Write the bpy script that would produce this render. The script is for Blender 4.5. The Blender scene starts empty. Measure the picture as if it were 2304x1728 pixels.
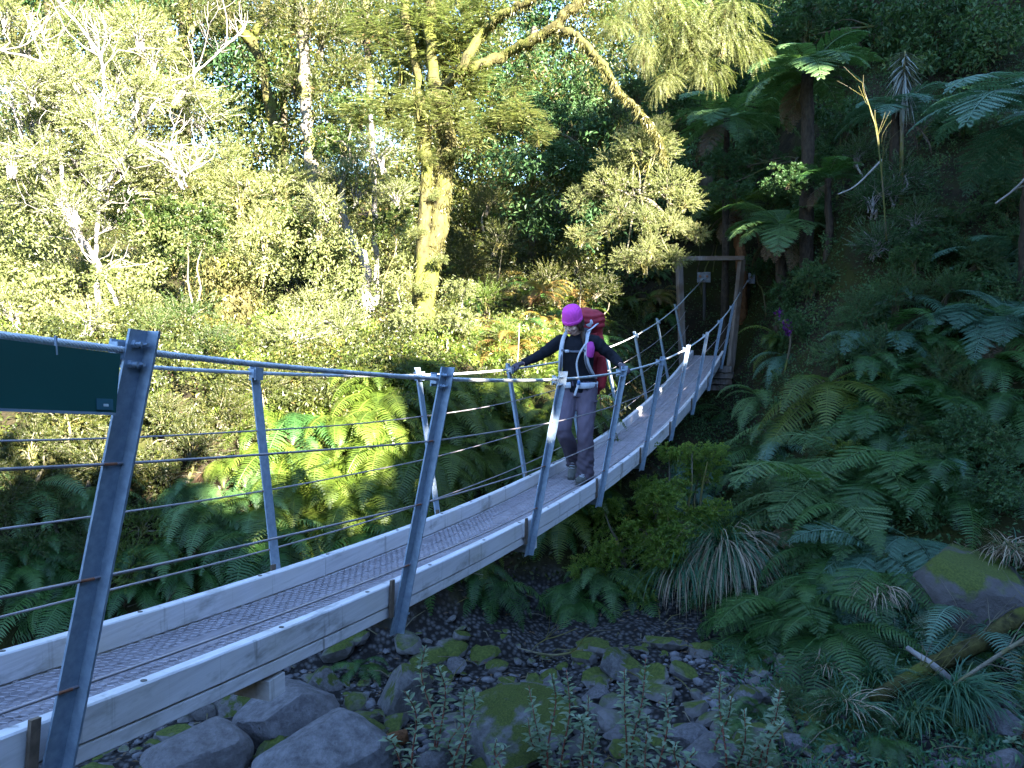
import bpy, math, random
import numpy as np
from mathutils import Vector, Matrix, Euler

rng = np.random.default_rng(11)
random.seed(11)
SC = bpy.context.scene
COL = SC.collection

# ------------------------------------------------------------------ camera, sky, sun, exposure
EYE = 3.2
CAMX, YAW, PITCH, FPX = 2.108, 0.3633, 0.0846, 1843.2
cam_d = bpy.data.cameras.new('camera')
cam = bpy.data.objects.new('camera', cam_d)
COL.objects.link(cam)
cam_d.sensor_width = 36.0
cam_d.lens = 36.0 * FPX / 2304.0
cam_d.clip_start = 0.05
cam_d.clip_end = 2000
cam.location = (CAMX, 0, EYE)
cam.rotation_euler = (math.pi / 2 - PITCH, 0, YAW)
SC.camera = cam

SUN_EL, SUN_AZ = math.radians(24), math.radians(125)     # azimuth measured from +Y towards +X
world = bpy.data.worlds.new('World')
SC.world = world
world.use_nodes = True
nt = world.node_tree
bg = nt.nodes['Background']
sky = nt.nodes.new('ShaderNodeTexSky')
sky.sky_type = 'NISHITA'
sky.sun_disc = False
sky.sun_elevation = SUN_EL
sky.sun_rotation = SUN_AZ
nt.links.new(sky.outputs[0], bg.inputs[0])
sky.air_density = 1.0
sky.dust_density = 0.0
sky.ozone_density = 3.5
bg.inputs[1].default_value = 0.052
sun_d = bpy.data.lights.new('sun', 'SUN')
sun_d.energy = 5.0
sun_d.angle = math.radians(0.5)
sun_d.color = (1.0, 0.935, 0.81)
sun = bpy.data.objects.new('sun', sun_d)
COL.objects.link(sun)
SUNV = Vector((math.sin(SUN_AZ) * math.cos(SUN_EL), math.cos(SUN_AZ) * math.cos(SUN_EL), math.sin(SUN_EL)))
sun.rotation_euler = SUNV.to_track_quat('Z', 'Y').to_euler()
sun.location = (20, 0, 30)
SC.view_settings.view_transform = 'Standard'
SC.view_settings.look = 'None'
SC.view_settings.gamma = 1
SC.view_settings.use_curve_mapping = False
SC.view_settings.exposure = 4.55
SC.render.engine = 'CYCLES'
SC.cycles.use_denoising = True
SC.cycles.max_bounces = 6
SC.cycles.diffuse_bounces = 3
SC.cycles.transmission_bounces = 4
SC.cycles.transparent_max_bounces = 4

# ------------------------------------------------------------------ pixel helpers (photo pixels, 2212 wide)
_cd = np.array([-math.sin(YAW) * math.cos(PITCH), math.cos(YAW) * math.cos(PITCH), -math.sin(PITCH)])
_cr = np.array([math.cos(YAW), math.sin(YAW), 0.0])
_cu = np.cross(_cr, _cd)
CAM = np.array([CAMX, 0, EYE])
U = 2304 / 2212.0

def ray(px, py):
    return _cd + _cr * (px * U - 1152) / FPX - _cu * (py * U - 864) / FPX

def at(px, py, depth):
    """the point of the place that the photograph shows at this spot, at this distance"""
    return CAM + ray(px, py) * depth

# ------------------------------------------------------------------ terrain
def _sm(t):
    t = np.clip(t, 0, 1)
    return t * t * (3 - 2 * t)

_AZ = np.array([-180, -120, -80, -52, -31, -18, -7, 3, 13, 40, 85, 125, 180.0])
_P = {
 'E': ([0, 6, 14, 30, 60, 400], [-1.62, -1.5, -.2, 3, 9, 60]),
 'L': ([0, 8, 14, 20, 30, 60, 400], [-3.15, -3.1, -2.4, -.8, 2, 9, 60]),
 'A': ([0, 8.3, 10.4, 11.6, 13, 16, 20, 30, 60, 400], [-3.15, -3.1, -1.05, -.6, -.4, 0, .9, 3.2, 9, 60]),
 'W': ([0, 7.2, 8.9, 9.7, 11.5, 13, 16, 20, 30, 60, 400], [-3.15, -3.1, -1.15, -.72, -.5, -.35, 0, .9, 3.4, 10, 60]),
 'B': ([0, 7.6, 9.6, 12.4, 15.5, 17.4, 18.8, 20, 24, 30, 60, 400], [-3.15, -3.12, -2.6, -2.15, -1.75, -1.45, -.9, .6, 4.2, 8.5, 24, 120]),
 'C': ([0, 6.8, 8.4, 11, 14, 17, 21, 30, 60, 400], [-3.15, -3.1, -2.55, -1.2, 1.0, 3.6, 6.6, 12, 27, 150]),
 'D': ([0, 6, 8, 11, 15, 20, 30, 60, 400], [-3.15, -3.0, -2.4, -.2, 2.6, 5.8, 11, 24, 120]),
}
_ORD = ['E', 'E', 'L', 'W', 'W', 'A', 'B', 'C', 'C', 'D', 'D', 'E', 'E']

def H(x, y):
    x = np.asarray(x, float); y = np.asarray(y, float)
    dx, dy = x - CAMX, y
    r = np.hypot(dx, dy)
    az = np.degrees(np.arctan2(dx, dy))
    P = {k: np.interp(r, v[0], v[1]) for k, v in _P.items()}
    z = np.zeros_like(r)
    for i in range(len(_AZ) - 1):
        m = (az >= _AZ[i]) & (az <= _AZ[i + 1])
        t = _sm((az - _AZ[i]) / (_AZ[i + 1] - _AZ[i]))
        z = np.where(m, P[_ORD[i]] * (1 - t) + P[_ORD[i + 1]] * t, z)
    n = (np.sin(x * 1.3 + 1.1 * np.sin(y * .9)) * np.sin(y * 1.17 + .6) * .5 + np.sin(x * 2.9 + y * 1.7) * .22
         + np.sin(x * 5.3 - y * 4.1) * np.sin(y * 6.1 + x) * .12)
    z = z + n * .16 * np.clip((r - 4) / 4, 0.15, 1.6) * np.where((np.abs(x) < 1.3) & (y > 15) & (y < 19.5), .15, 1)
    bank = _sm((1.9 - y) / 1.5) * _sm((9 - r) / 4)
    z = z * (1 - bank) + (-1.62 + n * .02) * bank
    return z + EYE

def hit(px, py, r0=3.2, r1=70):
    """where the line of sight of a photo pixel meets the ground"""
    v = ray(px, py)
    t = np.linspace(r0, r1, 1600)
    P = CAM[None] + v[None] * t[:, None]
    below = P[:, 2] < H(P[:, 0], P[:, 1])
    i = int(np.argmax(below)) if below.any() else len(t) - 1
    p = P[i].copy()
    p[2] = float(H(p[0], p[1]))
    return p

def gz(x, y):
    return float(H(x, y))

# ------------------------------------------------------------------ mesh helpers
class MB:
    def __init__(s):
        s.v = []; s.q = []; s.t = []; s.n = 0; s.tv = []
    def add(s, v, q=None, t=None, tint=None):
        v = np.asarray(v, float).reshape(-1, 3)
        if q is not None and len(q): s.q.append(np.asarray(q, np.int64).reshape(-1, 4) + s.n)
        if t is not None and len(t): s.t.append(np.asarray(t, np.int64).reshape(-1, 3) + s.n)
        s.v.append(v); s.n += len(v)
        s.tv.append(np.full(len(v), .5) if tint is None else np.broadcast_to(np.asarray(tint, float), (len(v),)))
        return s
    def mesh(s, name, smooth=False):
        me = bpy.data.meshes.new(name)
        V = np.concatenate(s.v) if s.v else np.zeros((0, 3))
        q = np.concatenate(s.q) if s.q else np.zeros((0, 4), np.int64)
        t = np.concatenate(s.t) if s.t else np.zeros((0, 3), np.int64)
        me.vertices.add(len(V)); me.vertices.foreach_set('co', V.astype(np.float32).ravel())
        idx = np.concatenate([q.ravel(), t.ravel()]).astype(np.int32)
        me.loops.add(len(idx)); me.loops.foreach_set('vertex_index', idx)
        st = np.concatenate([np.arange(len(q)) * 4, len(q) * 4 + np.arange(len(t)) * 3]).astype(np.int32)
        me.polygons.add(len(st)); me.polygons.foreach_set('loop_start', st)
        me.update(calc_edges=True)
        a = me.attributes.new('tint', 'FLOAT', 'POINT')
        a.data.foreach_set('value', np.concatenate(s.tv).astype(np.float32) if s.tv else np.zeros(0, np.float32))
        me.polygons.foreach_set('use_smooth', np.full(len(st), bool(smooth)))
        return me

def link(name, me, mat=None, parent=None, loc=None, rot=None, scale=None):
    o = bpy.data.objects.new(name, me)
    COL.objects.link(o)
    if mat is not None and me is not None and len(me.materials) == 0: me.materials.append(mat)
    if parent is not None: o.parent = parent
    if loc is not None: o.location = loc
    if rot is not None: o.rotation_euler = rot
    if scale is not None: o.scale = (scale,) * 3 if np.isscalar(scale) else scale
    return o

def obj(name, mb, mat, parent=None, smooth=False, **k):
    return link(name, mb.mesh(name, smooth), mat, parent, **k)

def tag(o, label=None, cat=None, group=None, kind=None):
    if label: o['label'] = label
    if cat: o['category'] = cat
    if group: o['group'] = group
    if kind: o['kind'] = kind
    return o

def thing(name, label, cat, loc=(0, 0, 0), rot=(0, 0, 0), group=None):
    o = bpy.data.objects.new(name, None)
    COL.objects.link(o)
    o.empty_display_size = .1
    o.location = loc; o.rotation_euler = rot
    return tag(o, label, cat, group)

def norm(a):
    a = np.asarray(a, float)
    return a / np.maximum(np.linalg.norm(a, axis=-1, keepdims=True), 1e-9)

_BQ = np.array([[0, 3, 2, 1], [4, 5, 6, 7], [0, 1, 5, 4], [1, 2, 6, 5], [2, 3, 7, 6], [3, 0, 4, 7]])
def box(mb, c, ax, ay, az, tint=.5):
    """box of half axes ax, ay, az round c"""
    c, ax, ay, az = (np.asarray(k, float) for k in (c, ax, ay, az))
    v = [c - ax - ay - az, c + ax - ay - az, c + ax + ay - az, c - ax + ay - az,
         c - ax - ay + az, c + ax - ay + az, c + ax + ay + az, c - ax + ay + az]
    if np.dot(np.cross(ax, ay), az) < 0: return mb.add(v, _BQ[:, ::-1], tint=tint)
    return mb.add(v, _BQ, tint=tint)

def frames(P):
    P = np.asarray(P, float)
    T = norm(np.gradient(P, axis=0))
    up = np.array([0, 0, 1.0]) if abs(T[0][2]) < .9 else np.array([1.0, 0, 0])
    A = []; a = norm(np.cross(up, T[0]))
    for t in T:
        a = norm(a - t * np.dot(a, t)); A.append(a)
    A = np.array(A)
    return T, A, np.cross(T, A)

def tube(mb, P, R, k=8, cap=True, tint=.5, ry=None, jit=0):
    P = np.asarray(P, float); n = len(P)
    R = np.broadcast_to(np.asarray(R, float), (n,)); RY = R if ry is None else np.broadcast_to(np.asarray(ry, float), (n,))
    T, A, B = frames(P)
    th = np.arange(k) * 2 * math.pi / k
    rr = 1 + (rng.normal(0, jit, (n, k)) if jit else 0)
    V = P[:, None] + (A[:, None] * np.cos(th)[None, :, None]) * (R[:, None] * rr if jit else R[:, None] * np.ones((1, k)))[..., None] \
        + (B[:, None] * np.sin(th)[None, :, None]) * (RY[:, None] * rr if jit else RY[:, None] * np.ones((1, k)))[..., None]
    i = np.arange(n - 1)[:, None] * k; j = np.arange(k)[None]; j2 = (j + 1) % k
    q = np.stack([i + j, i + j2, i + k + j2, i + k + j], -1).reshape(-1, 4)
    V = V.reshape(-1, 3); t = []
    if cap:
        V = np.concatenate([V, P[:1], P[-1:]])
        for a in range(k):
            t.append([n * k, (a + 1) % k, a]); t.append([n * k + 1, (n - 1) * k + a, (n - 1) * k + (a + 1) % k])
    return mb.add(V, q, t, tint=tint)

def smoothpath(P, n):
    """Catmull-Rom through control points"""
    P = np.asarray(P, float)
    Q = np.concatenate([[2 * P[0] - P[1]], P, [2 * P[-1] - P[-2]]])
    out = []
    m = len(P) - 1
    for u in np.linspace(0, m, n):
        i = min(int(u), m - 1); t = u - i
        p0, p1, p2, p3 = Q[i:i + 4]
        out.append(.5 * ((2 * p1) + (-p0 + p2) * t + (2 * p0 - 5 * p1 + 4 * p2 - p3) * t * t + (-p0 + 3 * p1 - 3 * p2 + p3) * t ** 3))
    return np.array(out)

def leaves(mb, C, D, N, L, W, tint, cup=.12):
    """one folded diamond of four corners per leaf: C base, D direction, N rough normal"""
    C = np.asarray(C, float); n = len(C)
    D = norm(D); S = norm(np.cross(D, N)); N = np.cross(S, D)
    L = np.broadcast_to(L, (n,))[:, None]; W = np.broadcast_to(W, (n,))[:, None]
    a = C; b = C + D * L * .45 + S * W * .5 + N * L * cup; c = C + D * L - N * L * cup * .6; d = C + D * L * .45 - S * W * .5 + N * L * cup
    V = np.stack([a, b, c, d], 1).reshape(-1, 3)
    q = np.arange(n * 4).reshape(-1, 4)
    mb.add(V, q, tint=np.repeat(np.broadcast_to(tint, (n,)), 4))

def rdir(n):
    return norm(rng.normal(size=(n, 3)))

# ------------------------------------------------------------------ materials
def new_mat(name):
    m = bpy.data.materials.new(name); m.use_nodes = True
    nt = m.node_tree
    return m, nt, nt.nodes['Principled BSDF'], nt.nodes['Material Output']

def ramp(nt, fac, stops):
    r = nt.nodes.new('ShaderNodeValToRGB')
    e = r.color_ramp.elements
    e[0].position, e[0].color = stops[0][0], (*stops[0][1], 1)
    e[1].position, e[1].color = stops[-1][0], (*stops[-1][1], 1)
    for p, c in stops[1:-1]:
        k = e.new(p); k.color = (*c, 1)
    nt.links.new(fac, r.inputs[0])
    return r.outputs[0]

def noise(nt, scale, detail=4, coord='Object', stretch=None, rough=.6):
    tc = nt.nodes.new('ShaderNodeTexCoord')
    n = nt.nodes.new('ShaderNodeTexNoise')
    n.inputs['Scale'].default_value = scale; n.inputs['Detail'].default_value = detail; n.inputs['Roughness'].default_value = rough
    src = tc.outputs[coord]
    if stretch:
        mp = nt.nodes.new('ShaderNodeMapping'); mp.inputs['Scale'].default_value = stretch
        nt.links.new(src, mp.inputs[0]); src = mp.outputs[0]
    nt.links.new(src, n.inputs[0])
    return n.outputs['Fac']

def bump(nt, b, h, strength=.4, dist=.02):
    k = nt.nodes.new('ShaderNodeBump'); k.inputs['Strength'].default_value = strength; k.inputs['Distance'].default_value = dist
    nt.links.new(h, k.inputs['Height']); nt.links.new(k.outputs[0], b.inputs['Normal'])

def mixc(nt, fac, a, b, mode='MIX'):
    m = nt.nodes.new('ShaderNodeMix'); m.data_type = 'RGBA'; m.blend_type = mode
    for s, v in ((0, fac), (6, a), (7, b)):
        if hasattr(v, 'is_output'): nt.links.new(v, m.inputs[s])
        else: m.inputs[s].default_value = v if s == 0 else (*v, 1)
    return m.outputs[2]

def leaf_mat(name, stops, rough=.45, trans=.35, spec=.35, per_obj=.25):
    m, nt, b, out = new_mat(name)
    at_ = nt.nodes.new('ShaderNodeAttribute'); at_.attribute_name = 'tint'
    oi = nt.nodes.new('ShaderNodeObjectInfo')
    mad = nt.nodes.new('ShaderNodeMath'); mad.operation = 'MULTIPLY_ADD'
    nt.links.new(oi.outputs['Random'], mad.inputs[0]); mad.inputs[1].default_value = per_obj
    ad = nt.nodes.new('ShaderNodeMath'); ad.operation = 'SUBTRACT'
    nt.links.new(at_.outputs['Fac'], ad.inputs[0]); ad.inputs[1].default_value = per_obj / 2
    nt.links.new(ad.outputs[0], mad.inputs[2])
    c = ramp(nt, mad.outputs[0], stops)
    nt.links.new(c, b.inputs['Base Color'])
    b.inputs['Roughness'].default_value = rough
    b.inputs['Specular IOR Level'].default_value = spec
    tr = nt.nodes.new('ShaderNodeBsdfTranslucent')
    tc = mixc(nt, .6, c, (.75, .95, .25), 'MULTIPLY')
    sc = nt.nodes.new('ShaderNodeMix'); sc.data_type = 'RGBA'; sc.blend_type = 'ADD'; sc.inputs[0].default_value = 1
    nt.links.new(tc, sc.inputs[6]); nt.links.new(tc, sc.inputs[7])
    nt.links.new(sc.outputs[2], tr.inputs[0])
    mx = nt.nodes.new('ShaderNodeMixShader'); mx.inputs[0].default_value = trans
    nt.links.new(b.outputs[0], mx.inputs[1]); nt.links.new(tr.outputs[0], mx.inputs[2])
    nt.links.new(mx.outputs[0], out.inputs[0])
    return m

def bark_mat(name, c0, c1, c2=None, scale=6, stretch=(1, 1, .25), b_=.6):
    m, nt, b, out = new_mat(name)
    f = noise(nt, scale, 6, stretch=stretch)
    c = ramp(nt, f, [(.3, c0), (.65, c1)])
    if c2:
        g = noise(nt, 1.7, 5)
        k = ramp(nt, g, [(.48, (0, 0, 0)), (.58, (1, 1, 1))])
        c = mixc(nt, k, c, c2)
    nt.links.new(c, b.inputs['Base Color'])
    b.inputs['Roughness'].default_value = .85
    b.inputs['Specular IOR Level'].default_value = .15
    bump(nt, b, f, b_, .03)
    return m

def plain(name, col, rough=.6, metal=0, spec=.4, var=.0, vs=8, bmp=0, stretch=None):
    m, nt, b, out = new_mat(name)
    b.inputs['Roughness'].default_value = rough; b.inputs['Metallic'].default_value = metal
    b.inputs['Specular IOR Level'].default_value = spec
    if var or bmp:
        f = noise(nt, vs, 5, stretch=stretch)
        c = ramp(nt, f, [(.3, tuple(k * (1 - var) for k in col)), (.7, tuple(min(1, k * (1 + var)) for k in col))])
        nt.links.new(c, b.inputs['Base Color'])
        if bmp: bump(nt, b, f, bmp, .01)
    else:
        b.inputs['Base Color'].default_value = (*col, 1)
    return m

M = {}
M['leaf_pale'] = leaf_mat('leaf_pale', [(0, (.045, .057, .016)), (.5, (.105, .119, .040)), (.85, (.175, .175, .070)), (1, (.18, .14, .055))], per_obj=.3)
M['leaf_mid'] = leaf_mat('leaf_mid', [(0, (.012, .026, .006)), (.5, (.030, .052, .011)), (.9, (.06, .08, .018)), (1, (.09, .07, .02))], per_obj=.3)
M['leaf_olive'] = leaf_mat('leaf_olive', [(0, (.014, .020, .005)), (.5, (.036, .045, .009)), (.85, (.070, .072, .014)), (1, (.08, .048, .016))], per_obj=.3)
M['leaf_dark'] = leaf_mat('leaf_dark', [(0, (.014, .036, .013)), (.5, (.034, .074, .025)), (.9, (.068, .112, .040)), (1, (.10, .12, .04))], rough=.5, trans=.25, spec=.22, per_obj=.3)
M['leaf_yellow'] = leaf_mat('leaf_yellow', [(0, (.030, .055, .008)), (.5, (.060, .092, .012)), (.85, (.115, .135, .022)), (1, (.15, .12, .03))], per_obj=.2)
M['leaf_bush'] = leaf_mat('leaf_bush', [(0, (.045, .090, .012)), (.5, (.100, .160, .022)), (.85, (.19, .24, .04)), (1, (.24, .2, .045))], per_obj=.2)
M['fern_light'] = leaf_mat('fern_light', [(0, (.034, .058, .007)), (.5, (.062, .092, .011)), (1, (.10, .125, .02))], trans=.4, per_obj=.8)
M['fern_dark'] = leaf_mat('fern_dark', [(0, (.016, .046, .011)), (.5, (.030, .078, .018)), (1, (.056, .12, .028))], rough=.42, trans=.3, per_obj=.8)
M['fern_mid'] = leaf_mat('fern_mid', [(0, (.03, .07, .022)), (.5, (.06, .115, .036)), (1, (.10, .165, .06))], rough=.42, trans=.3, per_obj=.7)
M['fern_silver'] = leaf_mat('fern_silver', [(0, (.03, .075, .045)), (.5, (.05, .11, .07)), (1, (.09, .16, .11))], rough=.4, trans=.25, per_obj=.6)
M['fern_gold'] = leaf_mat('fern_gold', [(0, (.12, .09, .02)), (.5, (.17, .13, .03)), (1, (.19, .09, .035))], trans=.4, per_obj=.8)
M['fern_dead'] = leaf_mat('fern_dead', [(0, (.05, .03, .018)), (.5, (.10, .06, .035)), (1, (.17, .11, .07))], trans=.2, per_obj=.8)
M['olearia'] = leaf_mat('olearia', [(0, (.07, .115, .06)), (.5, (.14, .195, .12)), (1, (.28, .32, .25))], rough=.5, trans=.2, per_obj=.5)
M['grass_green'] = leaf_mat('grass_green', [(0, (.02, .07, .04)), (.6, (.045, .12, .065)), (1, (.12, .15, .05))], trans=.3, per_obj=.2)
M['grass_dead'] = leaf_mat('grass_dead', [(0, (.16, .11, .075)), (.6, (.30, .23, .165)), (1, (.40, .32, .24))], trans=.2, per_obj=.2)
M['flower'] = leaf_mat('flower', [(0, (.05, .005, .075)), (.5, (.09, .008, .12)), (1, (.15, .015, .19))], trans=.3)
M['lance'] = leaf_mat('lance', [(0, (.10, .10, .09)), (.5, (.16, .17, .15)), (1, (.25, .2, .13))], trans=.1)
M['bark_pale'] = bark_mat('bark_pale', (.14, .125, .118), (.28, .255, .24), None, 9)
M['bark_moss'] = bark_mat('bark_moss', (.016, .014, .006), (.068, .060, .019), (.062, .068, .012), 14, (1, 1, .6), 1.0)
M['bark_dark'] = bark_mat('bark_dark', (.035, .028, .018), (.10, .078, .05), (.07, .075, .02), 7)
M['bark_grey'] = bark_mat('bark_grey', (.07, .06, .045), (.17, .15, .11), (.11, .10, .03), 8)
M['bark_fern'] = bark_mat('bark_fern', (.014, .010, .008), (.05, .036, .025), None, 22, (1, 1, .5), 1)
M['bark_rust'] = bark_mat('bark_rust', (.07, .03, .014), (.18, .08, .035), None, 22, (1, 1, .5), 1)
M['stem_red'] = plain('stem_red', (.16, .045, .03), .6, var=.3)
M['moss_gold'] = leaf_mat('moss_gold', [(0, (.045, .04, .008)), (.5, (.12, .095, .018)), (1, (.22, .16, .04))], trans=.35)
M['rachis'] = plain('rachis', (.10, .085, .03), .6)
M['moss_hair'] = leaf_mat('moss_hair', [(0, (.028, .026, .008)), (.5, (.072, .066, .018)), (1, (.15, .135, .05))], trans=.35, per_obj=.1)

def timber():
    m, nt, b, out = new_mat('weathered_timber')
    f = noise(nt, 26, 6, stretch=(2.2, .10, 2.2))
    c = ramp(nt, f, [(.25, (.40, .375, .395)), (.5, (.52, .49, .51)), (.8, (.60, .57, .59))])
    g = noise(nt, 5, 5, stretch=(1, .35, 1), rough=.7)
    k = ramp(nt, g, [(.57, (0, 0, 0)), (.70, (.9, .9, .9))])
    c2 = mixc(nt, k, c, (.20, .185, .17))
    st = noise(nt, 7, 4, stretch=(1, 1.6, .12), rough=.65)
    ks = ramp(nt, st, [(.60, (0, 0, 0)), (.70, (.85, .85, .85))])
    c2 = mixc(nt, ks, c2, (.135, .125, .115))
    h = noise(nt, 2.1, 3)
    k2 = ramp(nt, h, [(.45, (0, 0, 0)), (.75, (.6, .6, .6))])
    c3 = mixc(nt, k2, c2, (.44, .39, .33))
    nt.links.new(c3, b.inputs['Base Color'])
    b.inputs['Roughness'].default_value = .8; b.inputs['Specular IOR Level'].default_value = .25
    bump(nt, b, f, .35, .004)
    return m
M['timber'] = timber()
def deckmat():
    m, nt, b, out = new_mat('deck_timber')
    f = noise(nt, 30, 6, stretch=(2, .15, 2))
    c = ramp(nt, f, [(.25, (.12, .10, .11)), (.55, (.19, .165, .178)), (.8, (.27, .24, .255))])
    g = noise(nt, 9, 5, rough=.7)
    k = ramp(nt, g, [(.5, (0, 0, 0)), (.75, (.8, .8, .8))])
    c2 = mixc(nt, k, c, (.28, .25, .275))
    nt.links.new(c2, b.inputs['Base Color'])
    b.inputs['Roughness'].default_value = .75; b.inputs['Specular IOR Level'].default_value = .3
    bump(nt, b, f, .4, .004)
    return m
M['deck'] = deckmat()
M['old_timber'] = bark_mat('old_timber', (.10, .08, .07), (.22, .18, .165), (.12, .085, .065), 12, (2, 2, .2), .4)
def galv():
    m, nt, b, out = new_mat('galvanised_steel')
    f = noise(nt, 40, 3); g = noise(nt, 6, 5, rough=.7)
    c = ramp(nt, f, [(.3, (.20, .26, .34)), (.7, (.31, .38, .47))])
    k = ramp(nt, g, [(.58, (0, 0, 0)), (.72, (.5, .5, .5))])
    c2 = mixc(nt, k, c, (.20, .22, .25))
    nt.links.new(c2, b.inputs['Base Color'])
    b.inputs['Metallic'].default_value = .45; b.inputs['Roughness'].default_value = .42
    bump(nt, b, f, .06, .002)
    return m
M['galv'] = galv()
M['cable'] = plain('cable_steel', (.55, .57, .60), .42, .35, var=.2, vs=30)
M['wire'] = plain('fence_wire', (.30, .265, .285), .5, .5, var=.25, vs=10)
M['bolt'] = plain('dark_bolt', (.07, .065, .065), .6, .3)
M['rust'] = plain('rusty_steel', (.22, .09, .05), .85, .2, var=.4, vs=60)
M['sign'] = plain('green_sign_paint', (.008, .062, .056), .35, var=.08, vs=3)
M['dull_steel'] = plain('dull_anchor_steel', (.13, .135, .15), .6, .3, var=.4, vs=14)
M['packer'] = plain('stained_packer', (.10, .07, .05), .8, var=.4, vs=30)
M['sticker'] = plain('sticker_film', (.03, .10, .13), .35)
M['print'] = plain('white_print', (.55, .6, .62), .5)

# ------------------------------------------------------------------ ground
def axis(a, b, step, lo, hi):
    core = np.arange(a, b + 1e-6, step)
    l, r = [], []
    v, s = a, step
    while v > lo: s *= 1.25; v -= s; l.append(v)
    v, s = b, step
    while v < hi: s *= 1.25; v += s; r.append(v)
    return np.array(l[::-1] + list(core) + r)
gx = axis(-16, 12, .22, -420, 420); gy = axis(-2, 26, .22, -420, 420)
X, Y = np.meshgrid(gx, gy, indexing='ij')
Z = H(X, Y)
Z = Z + rng.normal(0, .025, Z.shape)
nx, ny = len(gx), len(gy)
ii = (np.arange(nx - 1)[:, None] * ny + np.arange(ny - 1)[None]).ravel()
mb = MB(); mb.add(np.stack([X, Y, Z], -1).reshape(-1, 3), np.stack([ii, ii + ny, ii + ny + 1, ii + 1], -1))
def groundmat():
    m, nt, b, out = new_mat('forest_floor')
    f = noise(nt, 3.2, 8, rough=.7); g = noise(nt, .7, 5)
    c = ramp(nt, f, [(.3, (.008, .006, .004)), (.5, (.020, .015, .009)), (.7, (.042, .031, .018))])
    k = ramp(nt, g, [(.42, (0, 0, 0)), (.58, (1, 1, 1))])
    c = mixc(nt, k, c, (.024, .026, .006))
    geo = nt.nodes.new('ShaderNodeNewGeometry'); sx = nt.nodes.new('ShaderNodeSeparateXYZ'); nt.links.new(geo.outputs['Position'], sx.inputs[0])
    md = nt.nodes.new('ShaderNodeMath'); md.operation = 'MULTIPLY_ADD'; nt.links.new(f, md.inputs[0]); md.inputs[1].default_value = .5; nt.links.new(sx.outputs[2], md.inputs[2])
    kk = ramp(nt, md.outputs[0], [(.55, (1, 1, 1)), (.80, (0, 0, 0))])
    v = nt.nodes.new('ShaderNodeTexVoronoi'); v.inputs['Scale'].default_value = 22
    tc = nt.nodes.new('ShaderNodeTexCoord'); nt.links.new(tc.outputs['Object'], v.inputs[0])
    gv = ramp(nt, v.outputs['Distance'], [(.05, (.12, .115, .12)), (.35, (.06, .057, .058)), (.6, (.018, .016, .016))])
    c = mixc(nt, kk, c, gv)
    nt.links.new(c, b.inputs['Base Color'])
    b.inputs['Roughness'].default_value = .95; b.inputs['Specular IOR Level'].default_value = .1
    bump(nt, b, f, .9, .12)
    return m
M['ground'] = groundmat()
tag(obj('ground', mb, M['ground'], smooth=True), 'forest floor and gully banks of dark soil and leaf litter', 'ground', kind='structure')

# ------------------------------------------------------------------ the swing bridge (runs along +Y)
Y1, SP, RA, RB, RC = 1.603, 1.75, -0.4358, 0.0618, 0.0322
WT, WB, PL = 1.027, 0.609, 1.209
def st(i): return Y1 + (i - 1) * SP
def railz(y):
    t = (np.asarray(y, float) - Y1) / SP + 1 - 5.5
    return EYE + RA + RB * t + RC * t * t
def slope(y):
    t = (np.asarray(y, float) - Y1) / SP + 1 - 5.5
    return (RB + 2 * RC * t) / SP
def bp(x, y, drop):
    """a point of the bridge: x across, y along, drop below the hand cable measured square to the deck"""
    s = slope(y); k = np.sqrt(1 + s * s)
    return np.stack(np.broadcast_arrays(np.asarray(x, float), y + drop * s / k, railz(y) - drop / k), -1)

DECK = 1.072
bridge = thing('swing_bridge', 'narrow swing bridge of grey timber planks and steel cables sagging over the stony stream', 'footbridge', (0, st(5), EYE - 1.5))
BINV = Matrix.Translation(-Vector(bridge.location))
def bpart(name, mb, mat, smooth=False, parent=None):
    o = obj(name, mb, mat, parent or bridge, smooth)
    if parent is None: o.matrix_parent_inverse = BINV
    return o

def board(x0, x1, ya, yb, d0, d1, mat, name, bevel=.004):
    """a straight-grained board between two stations that follows the sag"""
    mb = MB()
    n = max(3, int((yb - ya) / .35) + 1)
    ys = np.linspace(ya, yb, n)
    b = bevel
    prof = [(x0 + b, d0), (x1 - b, d0), (x1, d0 + b), (x1, d1 - b), (x1 - b, d1), (x0 + b, d1), (x0, d1 - b), (x0, d0 + b)]
    k = len(prof)
    V = np.concatenate([bp(np.array([p[0] for p in prof]), np.full(k, y), np.array([p[1] for p in prof])) for y in ys])
    i = np.arange(n - 1)[:, None] * k; j = np.arange(k)[None]; j2 = (j + 1) % k
    q = np.stack([i + j, i + j2, i + k + j2, i + k + j], -1).reshape(-1, 4)
    t = []
    for a in range(1, k - 1):
        t.append([0, a + 1, a]); t.append([(n - 1) * k, (n - 1) * k + a, (n - 1) * k + a + 1])
    mb.add(V, q, t)
    return bpart(name, mb, mat)

YA, YB = -1.2, 16.1
cuts = [YA, 1.72, 5.2, 8.75, 12.2, YB]
for a, b in zip(cuts[:-1], cuts[1:]):
    for x0, x1 in ((-.258, -.133), (-.126, -.004), (.004, .126), (.133, .258)):
        board(x0, x1, a + .003, b - .003, DECK, DECK + .045, M['deck'], 'deck_plank')
for sx, cc in ((-1, [YA, 3.62, 7.1, 10.6, 14.1, YB]), (1, [YA, 1.40, 4.98, 8.5, 12.0, YB])):
    for a, b in zip(cc[:-1], cc[1:]):
        j = rng.normal(0, .002)
        board(sx * .291 - .0245 + j, sx * .291 + .0245 + j, a + .004, b - .004, DECK - .102, DECK - .002, M['timber'], 'kerb', .005)
        board(sx * .286 - .0235 + j, sx * .286 + .0235 + j, a + .05, b + .044 if b < YB else b, DECK + .004, DECK + .052, M['timber'], 'bearer', .004)

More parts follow.
